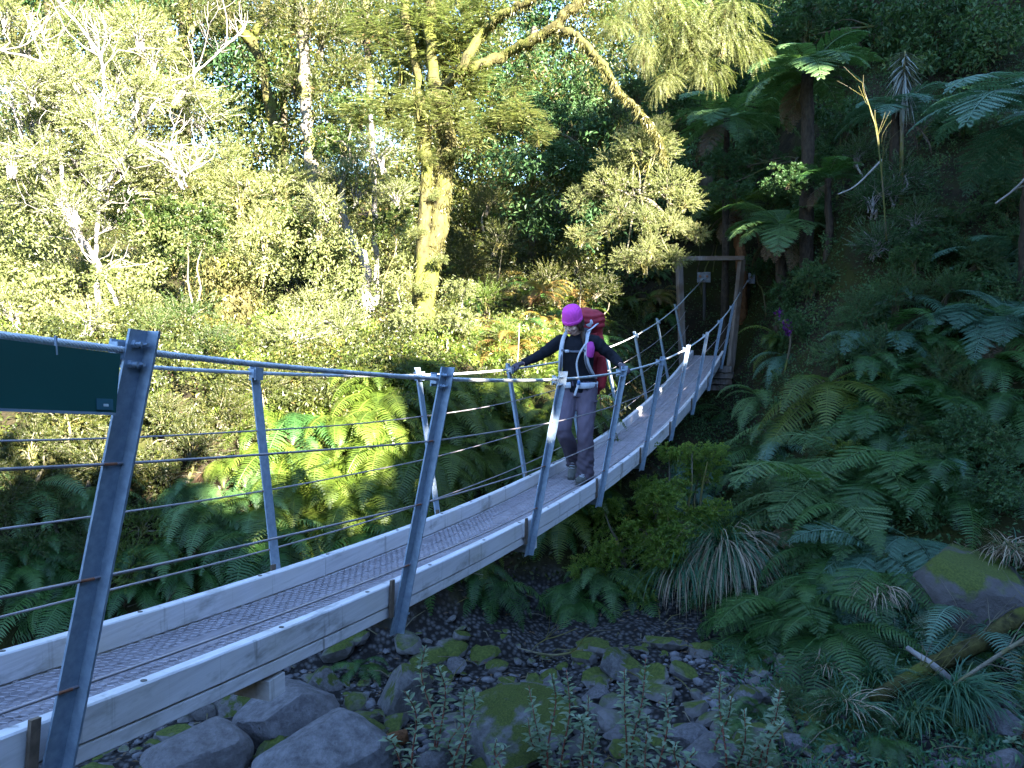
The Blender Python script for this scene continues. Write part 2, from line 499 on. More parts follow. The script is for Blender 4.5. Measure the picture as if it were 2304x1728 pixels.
# bolt heads let into the top of the kerbs
bme = None
for sx in (-1, 1):
    for k, yb in enumerate(np.arange(-.6, 15.9, .62)):
        yy = yb + rng.normal(0, .05)
        c = bp(sx * .291, yy, DECK - .1025)
        if bme is None:
            mb = MB(); tube(mb, [[0, 0, -.004], [0, 0, .0022]], [.0095, .0095], 10); bme = mb.mesh('bolt_head'); bme.materials.append(M['bolt'])
        o = link('bolt_head', bme, None, bridge); o.matrix_parent_inverse = BINV
        o.location = c; o.rotation_euler = (math.atan(float(slope(yy))), 0, 0)

# wire netting stapled over the planks
def netting():
    mb = MB(); w = .036; hgt = w / math.sqrt(3)
    segs = []
    rows = int((YB - YA) / (1.5 * hgt)); cols = int(.52 / w)
    for r in range(rows):
        y = YA + r * 1.5 * hgt
        for c in range(cols + 1):
            x = -.258 + c * w + (w / 2 if r % 2 else 0)
            if x > .258: continue
            segs.append(((x, y - hgt / 2), (x, y + hgt / 2)))
            for s in (-1, 1):
                x2 = x + s * w / 2
                if -.262 < x2 < .262: segs.append(((x, y + hgt / 2), (x2, y + hgt)))
    S = np.array(segs) + rng.normal(0, .0012, (len(segs), 2, 2))
    keep = ~((np.sin(S[:, 0, 1] * 3.1) * np.sin(S[:, 0, 0] * 13 + S[:, 0, 1]) > .78))
    S = S[keep]
    r_ = .0011
    up = rng.uniform(.000, .004, len(S))
    for a in range(1):
        d = norm(S[:, 1] - S[:, 0]); nrm = np.stack([-d[:, 1], d[:, 0]], -1)
        pts = []
        for e in (0, 1):
            for off, dz in ((-r_, 0), (0, 2 * r_), (r_, 0)):
                p = S[:, e] + nrm * off
                pts.append(bp(p[:, 0], p[:, 1], DECK - .0008 - dz - up))
        V = np.stack(pts, 1).reshape(-1, 3)
        k = np.arange(len(S))[:, None] * 6
        q = np.concatenate([k + np.array([[0, 1, 4, 3]]), k + np.array([[1, 2, 5, 4]])])
        mb.add(V, q)
    return mb
tag(bpart('wire_netting', netting(), M['wire']), kind='stuff')

# posts of angle steel, each with its cable clamp, bolts and wire clips
def post(i, side):
    y = st(i)
    x_at = lambda d: side * (WT / 2 - (WT - WB) / 2 * d / PL)
    mb = MB()
    leg, wing, th = .062, .042, .007
    def sec(d):
        x = x_at(d)
        o = [(x, y), (x + side * wing, y), (x + side * wing, y - th), (x + side * th, y - th), (x + side * th, y - leg), (x, y - leg)]
        if side < 0: o = o[::-1]
        return bp(np.array([a for a, _ in o]), np.array([b for _, b in o]) , np.full(6, d))
    ds = [-.02, .35, .8, PL]
    V = np.concatenate([sec(d) for d in ds])
    q = [[r * 6 + j, r * 6 + (j + 1) % 6, r * 6 + 6 + (j + 1) % 6, r * 6 + 6 + j] for r in range(len(ds) - 1) for j in range(6)]
    e = (len(ds) - 1) * 6
    if side > 0:
        caps = [[0, 3, 2, 1], [0, 5, 4, 3], [e, e + 1, e + 2, e + 3], [e, e + 3, e + 4, e + 5]]
    else:
        caps = [[5, 4, 3, 2], [5, 2, 1, 0], [e + 2, e + 3, e + 4, e + 5], [e + 0, e + 1, e + 2, e + 5]]
    mb.add(V, q + caps)
    p = bpart('post', mb, M['galv'])
    # saddle that clamps the main cable
    c = MB()
    s = float(slope(y)); ay = np.array([0, 1, s]) / math.hypot(1, s); az = np.array([0, -s, 1]) / math.hypot(1, s)
    ctr = bp(x_at(.035) - side * .016, y - .045, .035)
    box(c, ctr + az * .0, np.array([.014, 0, 0]), ay * .036, az * .021)
    box(c, ctr - az * .002 - np.array([side * .0155, 0, 0]), np.array([.003, 0, 0]), ay * .03, az * .031)
    cl = bpart('cable_clamp', c, M['galv'], parent=p)
    for dd in (.016, .066):
        for dy in (-.042, -.022):
            b = MB()
            c0 = bp(x_at(dd) + side * .004, y + dy, dd)
            tube(b, [c0, c0 + np.array([side * .012, 0, 0])], .0105, 6)
            tube(b, [c0 + np.array([side * .012, 0, 0]), c0 + np.array([side * .028, 0, 0])], .0055, 6)
            bpart('bolt', b, M['galv'], parent=p)
    for d in (.315, .605, .885):
        b = MB()
        c0 = bp(x_at(d) + side * .002, y - .03, d)
        tube(b, [c0 - ay * .036, c0 - ay * .034 + np.array([side * .009, 0, 0]), c0 + ay * .002 + np.array([side * .011, 0, 0])], .004, 5)
        bpart('wire_clip', b, M['rust'], parent=p)
    # timber packer between post and kerb
    b = MB()
    box(b, bp(side * .323, y - .085, DECK - .04), np.array([.006, 0, 0]), ay * .014, az * .085)
    bpart('packer', b, M['packer'], parent=p)
    return p
for i in range(0, 10):
    for side in (1, -1): post(i, side)
    # steel transom under the planks
    mb = MB(); y = st(i)
    s = float(slope(y)); ay = np.array([0, 1, s]) / math.hypot(1, s); az = np.array([0, -s, 1]) / math.hypot(1, s)
    c0 = bp(0, y + .035, DECK + .092)
    box(mb, c0 + az * .030, np.array([.335, 0, 0]), ay * .032, az * .0035)
    box(mb, c0 - ay * .0285 - az * .004, np.array([.33, 0, 0]), ay * .0035, az * .030)
    bpart('transom', mb, M['galv'])
for yb in cuts[2:-1]:
    mb = MB(); s = float(slope(yb + .03))
    box(mb, bp(0, yb + .05, DECK + .095), np.array([.30, 0, 0]), np.array([0, 1, s]) * .05, np.array([0, -s, 1]) * .038)
    bpart('splice_block', mb, M['timber'])
mb = MB(); box(mb, bp(0.0, 2.50, DECK + .105), np.array([.30, 0, 0]), np.array([0, .045, 0]), np.array([0, 0, .036]))
bpart('splice_block', mb, M['timber'])

# main cables: six twisted strands where they can be told apart, plain beyond
ANCH = {1: np.array([.50, 19.0, EYE + .80]), -1: np.array([-.47, 19.0, EYE + .84])}
for side in (1, -1):
    mb = MB()
    x = side * (WT / 2 - .012)
    ys = np.arange(-1.6, 16.0, .05)
    C = np.stack([np.full_like(ys, x), ys, railz(ys) - .033], -1)
    end = np.array([[side * .50, 16.9, float(railz(16.9)) - .02], ANCH[side] - np.array([0, .25, .08])])
    Cf = np.concatenate([C, end])
    R_, pitch = .0098, .056
    split = 9.0 if side > 0 else 8.0
    near = np.arange(-1.6, split, pitch / 9)
    Cn = np.stack([np.full_like(near, x), near, railz(near) - .033], -1)
    T, A, B = frames(Cn)
    for k in range(6):
        ph = near / pitch * 2 * math.pi + k * math.pi / 3
        P = Cn + A * (np.cos(ph) * R_ * .64)[:, None] + B * (np.sin(ph) * R_ * .64)[:, None]
        tube(mb, P, R_ * .36, 5, False)
    tube(mb, Cf[Cf[:, 1] >= split - .05], R_, 7)
    bpart('main_cable', mb, M['cable'], True)
    # lower fence wires, one straight run per bay
    for d in (.315, .605, .885):
        mb = MB(); P = []
        for i in range(0, 10):
            y = st(i)
            P.append(bp(side * (WT / 2 - (WT - WB) / 2 * d / PL + .009), y - .035, d))
            if i < 9: P.append((P[-1] + bp(side * (WT / 2 - (WT - WB) / 2 * d / PL + .009), st(i + 1) - .035, d)) / 2 + np.array([0, 0, rng.uniform(-.012, -.003)]))
        P = [P[0] + np.array([0, -1.6, .22])] + P + [P[-1] + np.array([0, .9, .22])]
        tube(mb, smoothpath(P, 90), .0042, 6)
        bpart('fence_wire', mb, M['wire'], True)

# ------------------------------------------------------------------ portal, anchors, abutment at the far end
gy = 17.25
portal = thing('timber_portal', 'weathered timber portal frame at the far end of the bridge', 'gateway', (-.15, gy, gz(-.15, gy)))
def wpart(root, name, mb, mat, smooth=False, parent=None):
    o = obj(name, mb, mat, parent or root, smooth)
    if parent is None:
        o.matrix_parent_inverse = (Matrix.Translation(root.location) @ Euler(root.rotation_euler).to_matrix().to_4x4()).inverted()
    return o
for xt, xb in ((-.745, -.60), (.515, .285)):
    mb = MB()
    P = np.array([[xb, gy, EYE - 1.75], [xt, gy, EYE + 1.10]])
    tube(mb, smoothpath([P[0] - [0, 0, .6], *P], 6), .078, 4)
    wpart(portal, 'portal_post', mb, M['old_timber'])
mb = MB(); box(mb, [-.13, gy - .02, EYE + 1.145], [.70, 0, -.012], [0, .065, 0], [0, 0, .042]); wpart(portal, 'crossbeam', mb, M['old_timber'])
for side in (1, -1):
    c = ANCH[side]
    t = thing('anchor_plate', 'grey cable anchor plate behind the ' + ('right' if side > 0 else 'left') + ' post of the timber portal', 'anchor plate', c, group='cable anchors behind the portal')
    mb = MB(); box(mb, c, [.145, 0, 0], [0, .03, 0], [0, 0, .115]); wpart(t, 'plate', mb, M['dull_steel'])
    for dx in (-.075, .075):
        mb = MB(); tube(mb, [c + [dx, -.03, .02], c + [dx, -.07, .02]], .026, 8); wpart(t, 'anchor_bolt', mb, M['rust'])
    mb = MB(); tube(mb, [c + [0, -.03, -.05], c + [0, -.25, -.08]], .02, 8); wpart(t, 'turnbuckle', mb, M['galv'])
    mb = MB(); g = gz(c[0], c[1] + .25)
    tube(mb, [[c[0], c[1] + .3, g - .4], [c[0], c[1] + .06, c[2]]], .035, 8); wpart(t, 'anchor_rod', mb, M['bolt'])
ab = thing('abutment', 'dark timber sill stack carrying the far end of the bridge deck', 'abutment', (0, 16.2, gz(0, 16.2)))
for k in range(4):
    mb = MB(); box(mb, [0.02 + .02 * (k % 2), 16.10 + .05 * k, float(bp(0, 16.0, DECK + .2)[2]) - .12 * k - .03], [.47, 0, 0], [0, .13, 0], [0, 0, .055]); wpart(ab, 'sill', mb, M['old_timber'])

# ------------------------------------------------------------------ green sign hung on the near cable
sg = thing('hanging_sign', 'dark green sign plate hung under the near cable, seen from behind', 'sign', (.53, 1.0, EYE - .1))
xs = .528
def sp_(y, d): return np.array([xs, y, float(railz(y)) - .033 - d])
def slab(mb, ya, yb, d0, d1, x0, x1):
    a = [sp_(ya, d0), sp_(yb, d0), sp_(yb - .022 * (d1 - d0 > .1), d1), sp_(ya, d1)]
    V = [p + [x0 - xs, 0, 0] for p in a] + [p + [x1 - xs, 0, 0] for p in a]
    mb.add(V, _BQ)
mb = MB(); slab(mb, .35, 1.505, .012, .158, xs - .002, xs + .002); wpart(sg, 'plate', mb, M['sign'])
mb = MB(); slab(mb, .35, 1.483, .155, .1615, xs - .0035, xs + .0035); wpart(sg, 'edge_strip', mb, M['galv'])
mb = MB(); slab(mb, 1.427, 1.474, .122, .149, xs + .003, xs + .0045); st_ = wpart(sg, 'sticker', mb, M['sticker'])
mb = MB()
for k in range(4): slab(mb, 1.446 + .0036 * k, 1.4488 + .0036 * k, .1345, .1405, xs + .0049, xs + .0055)
wpart(sg, 'print', mb, M['print'], parent=st_)
for y in (.6, 1.33):
    mb = MB(); tube(mb, [sp_(y, -.012), sp_(y, .03)], .0035, 6); wpart(sg, 'hook', mb, M['galv'])

# ================================================================== the walker and her pack
PY = 7.18
PZ = float(bp(0, PY, DECK)[2])
PO = np.array([0.02, PY, PZ])

def loft(mb, P, RX, RY, k=16, up=(0, 1, 0)):
    """closed tube of oval sections; RX across, RY along 'up'"""
    P = np.asarray(P, float); n = len(P); T = norm(np.gradient(P, axis=0))
    u = np.asarray(up, float); B = norm(u - T * (T @ u)[:, None]); A = np.cross(B, T)
    th = np.arange(k) * 2 * math.pi / k
    V = P[:, None] + A[:, None] * (np.cos(th)[None] * np.asarray(RX, float)[:, None])[..., None] + B[:, None] * (np.sin(th)[None] * np.asarray(RY, float)[:, None])[..., None]
    i = np.arange(n - 1)[:, None] * k; j = np.arange(k)[None]; j2 = (j + 1) % k
    q = np.stack([i + j, i + j2, i + k + j2, i + k + j], -1).reshape(-1, 4)
    V = np.concatenate([V.reshape(-1, 3), P[:1] - T[:1] * min(RX[0], RY[0]) * .5, P[-1:] + T[-1:] * min(RX[-1], RY[-1]) * .5]); t = []
    for a in range(k):
        t.append([n * k, (a + 1) % k, a]); t.append([n * k + 1, (n - 1) * k + a, (n - 1) * k + (a + 1) % k])
    mb.add(V, q, t)

def limb(mb, pts, rad, n=14, flat=1.0, up=(0, 1, 0), k=14):
    P = smoothpath(pts, n); u = np.linspace(0, len(rad) - 1, n); R = np.interp(u, range(len(rad)), rad)
    loft(mb, P, R, R * flat, k, up)

def ball(mb, c, r, k=14, m=9):
    c = np.asarray(c, float); r = np.broadcast_to(np.asarray(r, float), (3,))
    ph = np.linspace(-math.pi / 2, math.pi / 2, m + 2)[1:-1]
    loft_P = []
    V = []
    for p in ph:
        for a in range(k):
            V.append(c + r * [math.cos(p) * math.cos(a * 2 * math.pi / k), math.cos(p) * math.sin(a * 2 * math.pi / k), math.sin(p)])
    V += [c - r * [0, 0, 1], c + r * [0, 0, 1]]
    q = [[i * k + a, i * k + (a + 1) % k, (i + 1) * k + (a + 1) % k, (i + 1) * k + a] for i in range(m - 1) for a in range(k)]
    t = []
    for a in range(k): t += [[m * k, (a + 1) % k, a], [m * k + 1, (m - 1) * k + a, (m - 1) * k + (a + 1) % k]]
    mb.add(V, q, t)

def fuse(name, mb, voxel, mat, parent, smooth_it=4, fold=None):
    """one continuous skin round the overlapping forms of mb"""
    me = mb.mesh(name)
    tmp = bpy.data.objects.new('tmp', me); COL.objects.link(tmp)
    r = tmp.modifiers.new('r', 'REMESH'); r.mode = 'VOXEL'; r.voxel_size = voxel
    s = tmp.modifiers.new('s', 'SMOOTH'); s.iterations = smooth_it; s.factor = .5
    dg = bpy.context.evaluated_depsgraph_get(); dg.update()
    out = bpy.data.meshes.new_from_object(tmp.evaluated_get(dg))
    bpy.data.objects.remove(tmp)
    n = len(out.vertices)
    if fold:
        co = np.zeros(n * 3); nr = np.zeros(n * 3)
        out.vertices.foreach_get('co', co); out.vertices.foreach_get('normal', nr)
        co = co.reshape(-1, 3); co = co + nr.reshape(-1, 3) * fold(co)[:, None]
        out.vertices.foreach_set('co', co.astype(np.float32).ravel())
    out.polygons.foreach_set('use_smooth', np.ones(len(out.polygons), bool))
    out.materials.clear(); out.materials.append(mat); out.name = name
    o = bpy.data.objects.new(name, out); COL.objects.link(o)
    if parent is not None: o.parent = parent
    return o

M['skin'] = plain('skin', (.56, .34, .26), .5, var=.06, vs=20)
M['lips'] = plain('lips', (.40, .12, .11), .45)
M['hair'] = plain('brown_hair', (.035, .02, .013), .5, var=.4, vs=60, stretch=(1, 1, .1))
M['jacket'] = plain('black_fleece', (.010, .011, .016), .9, spec=.15, var=.25, vs=30)
M['trousers'] = plain('mauve_trousers', (.155, .125, .17), .85, spec=.2, var=.14, vs=14, bmp=.3)
def trousermat():
    m, nt, b, out = new_mat('mauve_trousers')
    f = noise(nt, 14, 5); g = noise(nt, 5, 4)
    c = ramp(nt, f, [(.3, (.085, .066, .092)), (.7, (.115, .090, .122))])
    tc = nt.nodes.new('ShaderNodeTexCoord'); sx = nt.nodes.new('ShaderNodeSeparateXYZ'); nt.links.new(tc.outputs['Object'], sx.inputs[0])
    a = nt.nodes.new('ShaderNodeMath'); a.operation = 'MULTIPLY_ADD'; nt.links.new(g, a.inputs[0]); a.inputs[1].default_value = .35; nt.links.new(sx.outputs[2], a.inputs[2])
    k = ramp(nt, a.outputs[0], [(.36, (.85, .85, .85)), (.62, (0, 0, 0))])
    c = mixc(nt, k, c, (.05, .04, .053))                # wet and muddy from the knee down
    nt.links.new(c, b.inputs['Base Color']); b.inputs['Roughness'].default_value = .85; b.inputs['Specular IOR Level'].default_value = .2
    bump(nt, b, f, .3, .01)
    return m
M['trousers'] = trousermat()
M['hat'] = plain('magenta_knit', (.66, .075, .44), .9, spec=.1, var=.05, vs=120, bmp=.3)
M['glove'] = plain('grey_glove', (.075, .06, .075), .85, spec=.2, var=.3, vs=40)
M['boot'] = plain('grey_boot', (.065, .065, .06), .75, var=.3, vs=30)
M['sole'] = plain('boot_sole', (.03, .03, .03), .8)
M['pack'] = plain('red_pack_cloth', (.27, .018, .030), .65, spec=.3, var=.15, vs=25, bmp=.2)
M['strap'] = plain('grey_strap', (.42, .43, .48), .7, var=.12, vs=40)
M['strap_dark'] = plain('dark_webbing', (.08, .085, .11), .75)
M['pouch'] = plain('purple_pouch', (.33, .03, .24), .7, var=.1, vs=40)
M['buckle'] = plain('blue_buckle', (.05, .14, .32), .4)
M['eye'] = plain('eye', (.02, .015, .012), .2)

# joints, her own frame: -Y ahead, +X her left, z up from the deck
HIPL, HIPR = np.array([.085, .03, .86]), np.array([-.085, .03, .86])
KNL, ANL = np.array([.092, -.06, .48]), np.array([.085, -.05, .085])
KNR, ANR = np.array([-.095, -.13, .50]), np.array([-.080, .17, .155])
SHL, SHR = np.array([.165, -.02, 1.285]), np.array([-.165, -.02, 1.285])
RAIL = float(railz(PY)) - .033 - PZ
HAL = np.array([WT / 2 - .012 - PO[0], -.19, RAIL]); HAR = np.array([-(WT / 2 - .012) - PO[0], -.27, RAIL])
WRL, WRR = HAL + [-.055, .055, .055], HAR + [.065, .06, .055]
ELL, ELR = np.array([.335, .01, 1.15]), np.array([-.345, -.06, 1.16])
NK = np.array([0, -.035, 1.34]); HD = np.array([-.015, -.125, 1.465])

def handparts(mb, wr, h, side, grow=0.0):
    """palm over the cable with four fingers curled round it and the thumb below on the inside"""
    d = norm(h - wr)
    fwd = np.array([0, -1.0, 0])                       # the cable runs along Y: fingers lie side by side along it
    ctr = h + np.array([0, 0, .020])
    limb(mb, [wr, wr * .45 + ctr * .55 + [0, 0, .008], ctr], [.026 + grow, .030 + grow, .032 + grow], 8, .72, up=(0, 0, 1))
    for k, (dy, ln, r) in enumerate(((-.030, .95, .0088), (-.010, 1.05, .0092), (.010, 1.0, .0088), (.029, .82, .0078))):
        b = ctr + fwd * dy
        o = np.array([side, 0, 0])
        pts = [b - o * .010 + [0, 0, .006], b + o * .020 * ln + [0, 0, .004], b + o * .034 * ln + [0, 0, -.018], b + o * .022 * ln + [0, 0, -.040], b + o * .002 + [0, 0, -.044 * ln]]
        limb(mb, pts, [r + grow, r * 1.05 + grow, r + grow, r * .9 + grow, r * .75 + grow], 12, 1, k=8)
    b = wr * .4 + ctr * .6
    o = np.array([side, 0, 0])
    limb(mb, [b + fwd * .012 - o * .006, b + fwd * .045 - o * .020 + [0, 0, -.016], ctr + fwd * .052 - o * .022 + [0, 0, -.030], ctr + fwd * .046 - o * .004 + [0, 0, -.044]], [.013 + grow, .0115 + grow, .0105 + grow, .008 + grow], 10, 1, k=8)

# ---- body: one skin from boots to crown
body = MB()
limb(body, [[0, .03, .84], [0, .02, .95], [0, -.01, 1.08], [0, -.02, 1.20], [0, -.02, 1.30]], [.13, .125, .118, .128, .115], 12, .68)
for S, E_, W_ in ((SHL, ELL, WRL), (SHR, ELR, WRR)):
    limb(body, [S * [.75, 1, 1], S, E_, W_], [.045, .050, .038, .024], 14)
for Hp, K, A_ in ((HIPL, KNL, ANL), (HIPR, KNR, ANR)):
    limb(body, [Hp + [0, 0, .03], Hp * .5 + K * .5, K, K * .45 + A_ * .55 + [0, .02, 0], A_, A_ - [0, 0, .03]], [.085, .072, .052, .05, .034, .032], 18)
limb(body, [[0, -.02, 1.28], NK, HD * .7 + NK * .3], [.06, .050, .048], 8, .95)
handparts(body, WRL, HAL, 1); handparts(body, WRR, HAR, -1)
# head: turned a little to her right and bowed
Rh = Euler((math.radians(33), math.radians(6), math.radians(-9))).to_matrix()
Rn = np.array(Rh)
def hp(x, y, z): return HD + Rn @ np.array([x, y, z])
hb = MB()
ball(hb, (0, .012, .035), (.071, .090, .088)); ball(hb, (0, -.030, -.012), (.056, .058, .070)); ball(hb, (0, -.055, -.070), (.026, .022, .022))
limb(hb, [(-.045, -.015, -.045), (-.028, -.045, -.072), (0, -.058, -.078), (.028, -.045, -.072), (.045, -.015, -.045)], [.018, .018, .019, .018, .018], 12, 1, up=(0, 0, 1))
limb(hb, [(0, -.082, .022), (0, -.092, -.002), (0, -.101, -.020), (0, -.088, -.028)], [.008, .009, .012, .009], 10, .9, up=(1, 0, 0))
ball(hb, (-.013, -.092, -.026), (.009, .010, .008)); ball(hb, (.013, -.092, -.026), (.009, .010, .008))
ball(hb, (-.037, -.060, -.022), (.023, .022, .020)); ball(hb, (.037, -.060, -.022), (.023, .022, .020))
limb(hb, [(-.052, -.058, .034), (-.026, -.082, .038), (0, -.084, .034), (.026, -.082, .038), (.052, -.058, .034)], [.009, .011, .010, .011, .009], 12, .8, up=(0, 0, 1))
ball(hb, (0, -.080, -.052), (.022, .013, .012))
for s in (-1, 1): ball(hb, (s * .073, .012, -.005), (.010, .018, .028))
for v in hb.v: pass
hv = np.concatenate(hb.v) @ Rn.T + HD
k0 = 0
for v, q_ in zip(hb.v, hb.q): pass
hb.v = [hv]; hb.n = len(hv)
body.add(hv, np.concatenate(hb.q), np.concatenate(hb.t))
person = fuse('person', body, .0048, M['skin'], None, 3)
person.location = PO
tag(person, 'woman in a pink hat, black top and mauve trousers walking the bridge holding both cables', 'person')

def on(name, mb, mat, voxel=None, it=4, smooth=True, fold=None, parent=None):
    return fuse(name, mb, voxel, mat, parent or person, it, fold) if voxel else obj(name, mb, mat, parent or person, smooth)

# face details
mb = MB()
for s in (-1, 1): limb(mb, [hp(s * .012, -.0915, .0165), hp(s * .026, -.0895, .013), hp(s * .040, -.078, .0155)], [.0018, .0030, .0018], 8, .8, k=6)
on('eyes', mb, M['eye'])
mb = MB()
limb(mb, [hp(-.021, -.086, -.056), hp(-.008, -.0955, -.051), hp(0, -.096, -.053), hp(.008, -.0955, -.051), hp(.021, -.086, -.056)], [.002, .0045, .004, .0045, .002], 10, .9, k=6)
limb(mb, [hp(-.018, -.086, -.058), hp(0, -.0955, -.063), hp(.018, -.086, -.058)], [.002, .0055, .002], 8, .9, k=6)
on('lips', mb, M['lips'])
# hair under the hat and the tail on her left shoulder
mb = MB()
for s in (-1, 1):
    for k in range(5):
        y = -.035 + .022 * k
        limb(mb, [hp(s * (.064 + .008 * (k > 1)), y, .03), hp(s * (.074 + .004 * (k > 1)), y + .004, -.02), hp(s * .066, y + .02, -.075)], [.012, .013, .008], 8, 1, k=7)
limb(mb, [hp(0, .08, .02), hp(0, .09, -.05), hp(.01, .075, -.10)], [.05, .045, .03], 9, .6)
limb(mb, [hp(.070, .02, -.03), hp(.085, .00, -.10), np.array([.085, -.115, 1.33]), np.array([.095, -.125, 1.26])], [.018, .022, .020, .008], 12, .8)
on('hair', mb, M['hair'], .005, 2)
# knitted hat
mb = MB()
zz = np.array([-.005, .010, .030, .055, .080, .100, .115, .125]); rx = np.array([.087, .088, .087, .086, .081, .069, .048, .018])
P = np.array([hp(.0, .008 + .16 * (z - .0), .030 + z * 1.06) for z in zz])
tilt = np.array([hp(0, 1, .22)]) - HD
loft(mb, P, rx, rx * 1.16, 24, up=(Rn @ np.array([0, 1, .0])))
on('hat', mb, M['hat'], .005, 3, fold=lambda c: .0012 * np.sin(((c - HD) @ Rn)[:, 0] * 420))
mb = MB()
P = np.array([hp(0, .012, .012), hp(0, .012, .034)]); 
limb(mb, [hp(0, .006, .016), hp(0, .007, .030), hp(0, .008, .048)], [.0885, .0915, .0905], 6, 1.17, up=(Rn @ np.array([0, 1, 0])), k=28)
on('hat_brim', mb, M['hat'], .005, 2)
# jacket
mb = MB()
loft(mb, smoothpath([[0, .03, .835], [0, .025, .93], [0, 0, 1.06], [0, -.015, 1.17], [0, -.02, 1.26], [0, -.022, 1.305], [0, -.025, 1.335]], 16),
     np.interp(np.linspace(0, 6, 16), range(7), [.165, .155, .143, .158, .165, .13, .075]), np.interp(np.linspace(0, 6, 16), range(7), [.118, .108, .103, .112, .105, .085, .065]), 20)
for S, E_, W_ in ((SHL, ELL, WRL), (SHR, ELR, WRR)):
    limb(mb, [S * [.6, 1, 1], S, S * .5 + E_ * .5, E_, E_ * .5 + W_ * .5, W_ * .97 + E_ * .03], [.062, .066, .056, .050, .044, .034], 20)
limb(mb, [[0, -.025, 1.30], NK + [0, .0, -.005], NK + [0, -.012, .028]], [.075, .062, .058], 8, .95)
on('jacket', mb, M['jacket'], .0065, 3, fold=lambda c: .0030 * np.sin(c[:, 2] * 62 + 5 * np.sin(c[:, 0] * 17 + c[:, 1] * 9)) * np.clip((np.abs(c[:, 0]) - .08) * 8, .35, 1))
# trousers
mb = MB()
loft(mb, smoothpath([[0, .035, .80], [0, .03, .88], [0, .025, .955]], 6), np.linspace(.168, .150, 6), np.linspace(.118, .108, 6), 18)
for s, Hp, K, A_ in ((1, HIPL, KNL, ANL), (-1, HIPR, KNR, ANR)):
    limb(mb, [Hp + [0, 0, .04], Hp * .55 + K * .45, K + [0, -.006, 0], K * .5 + A_ * .5 + [0, .025, 0], A_ + [0, .012, .02], A_ + [0, .010, -.045]], [.098, .090, .075, .076, .082, .084], 24, 1.0)
on('trousers', mb, M['trousers'], .0065, 3, fold=lambda c: .0045 * np.sin(c[:, 2] * 48 + 4.5 * np.sin(c[:, 0] * 22) + 3 * np.sin(c[:, 1] * 13)) * np.clip(1.25 - c[:, 2] * 1.2, .25, 1)
   + .004 * np.sin(c[:, 2] * 110 + c[:, 0] * 60) * np.exp(-((c[:, 2] - .16) / .12) ** 2))
for s, Hp, K, A_ in ((1, HIPL, KNL, ANL), (-1, HIPR, KNR, ANR)):
    mb = MB(); c = Hp * .62 + K * .38
    limb(mb, [c + [s * .083, -.045, .035], c + [s * .094, .0, .035], c + [s * .088, .045, .035]], [.011, .012, .011], 8, .45, up=(0, 0, 1), k=8); on('pocket_flap', mb, M['trousers'])
    mb = MB(); limb(mb, [[s * .045, -.108, .925], [s * .085, -.102, .885], [s * .118, -.075, .85]], [.003, .0032, .003], 10, 1, k=6); on('pocket_seam', mb, M['jacket'])
# boots
for s, A_, toe in ((1, ANL, (-.16, .020)), (-1, ANR, (-.135, -.085))):
    mb = MB(); x = A_[0]; y = A_[1]; z = A_[2]
    limb(mb, [[x, y + .005, z + .05], [x, y + .005, z + .005], [x, y + .01, z - .030]], [.048, .047, .046], 8, 1.1)
    limb(mb, [[x, y + .055, z - .045], [x, y, z - .038], [x - .008 * s, y + toe[0] * .55, z - .045 + toe[1] * .45 - .000], [x - .008 * s, y + toe[0] * 1.0, z - .060 + toe[1] * 1.0]], [.036, .046, .045, .034], 14, .78, up=(0, 0, 1))
    b = on('boot', mb, M['boot'], .006, 3)
    mb = MB()
    for k in range(4):
        t = k / 3; c = np.array([x - .003 * s, y - .045 + toe[0] * .42 * t, z + .012 - .028 * t + toe[1] * .4 * t])
        limb(mb, [c + [-.026, .012, -.004], c + [0, -.004, .004], c + [.026, .012, -.004]], [.0028, .003, .0028], 6, 1, k=5)
    on('laces', mb, M['strap'], parent=b)
    mb = MB()
    limb(mb, [[x, y + .085, z - .074], [x, y, z - .076], [x - .008 * s, y + toe[0] * .55, z - .078 + toe[1] * .5], [x - .008 * s, y + toe[0] * 1.22, z - .083 + toe[1] * 1.05]], [.032, .041, .044, .030], 12, .26, up=(0, 0, 1))
    on('sole', mb, M['sole'], .005, 2, parent=b)
# gloves
for wr, h, s in ((WRL, HAL, 1), (WRR, HAR, -1)):
    mb = MB(); handparts(mb, wr, h, s, .0022)
    on('glove', mb, M['glove'], .0042, 2)

# ---- the pack
BP = np.array([0.015, .0, 0])
pk = thing('backpack', 'big red hiking pack with pale straps worn by the walker', 'backpack', PO)
def onp(name, mb, mat, voxel=None, it=3, parent=None, fold=None):
    return fuse(name, mb, voxel, mat, parent or pk, it, fold) if voxel else obj(name, mb, mat, parent or pk, True)
mb = MB()
loft(mb, smoothpath([[.02, .215, .80], [.02, .245, .90], [.02, .255, 1.08], [.02, .245, 1.28], [.02, .235, 1.40]], 14), np.interp(np.linspace(0, 4, 14), range(5), [.125, .155, .160, .160, .145]), np.interp(np.linspace(0, 4, 14), range(5), [.085, .115, .125, .125, .11]), 18)
onp('pack_body', mb, M['pack'], .009, 3, fold=lambda c: .004 * np.sin(c[:, 2] * 55 + 4 * np.sin(c[:, 0] * 20)))
mb = MB()
loft(mb, smoothpath([[.02, .22, 1.385], [.02, .215, 1.43], [.02, .205, 1.50], [.02, .20, 1.55], [.02, .20, 1.575]], 12), np.interp(np.linspace(0, 4, 12), range(5), [.150, .172, .178, .160, .10]), np.interp(np.linspace(0, 4, 12), range(5), [.115, .135, .140, .12, .07]), 20)
onp('pack_lid', mb, M['pack'], .008, 3, fold=lambda c: .0045 * np.sin(c[:, 2] * 120 + 2 * np.sin(c[:, 0] * 18)))
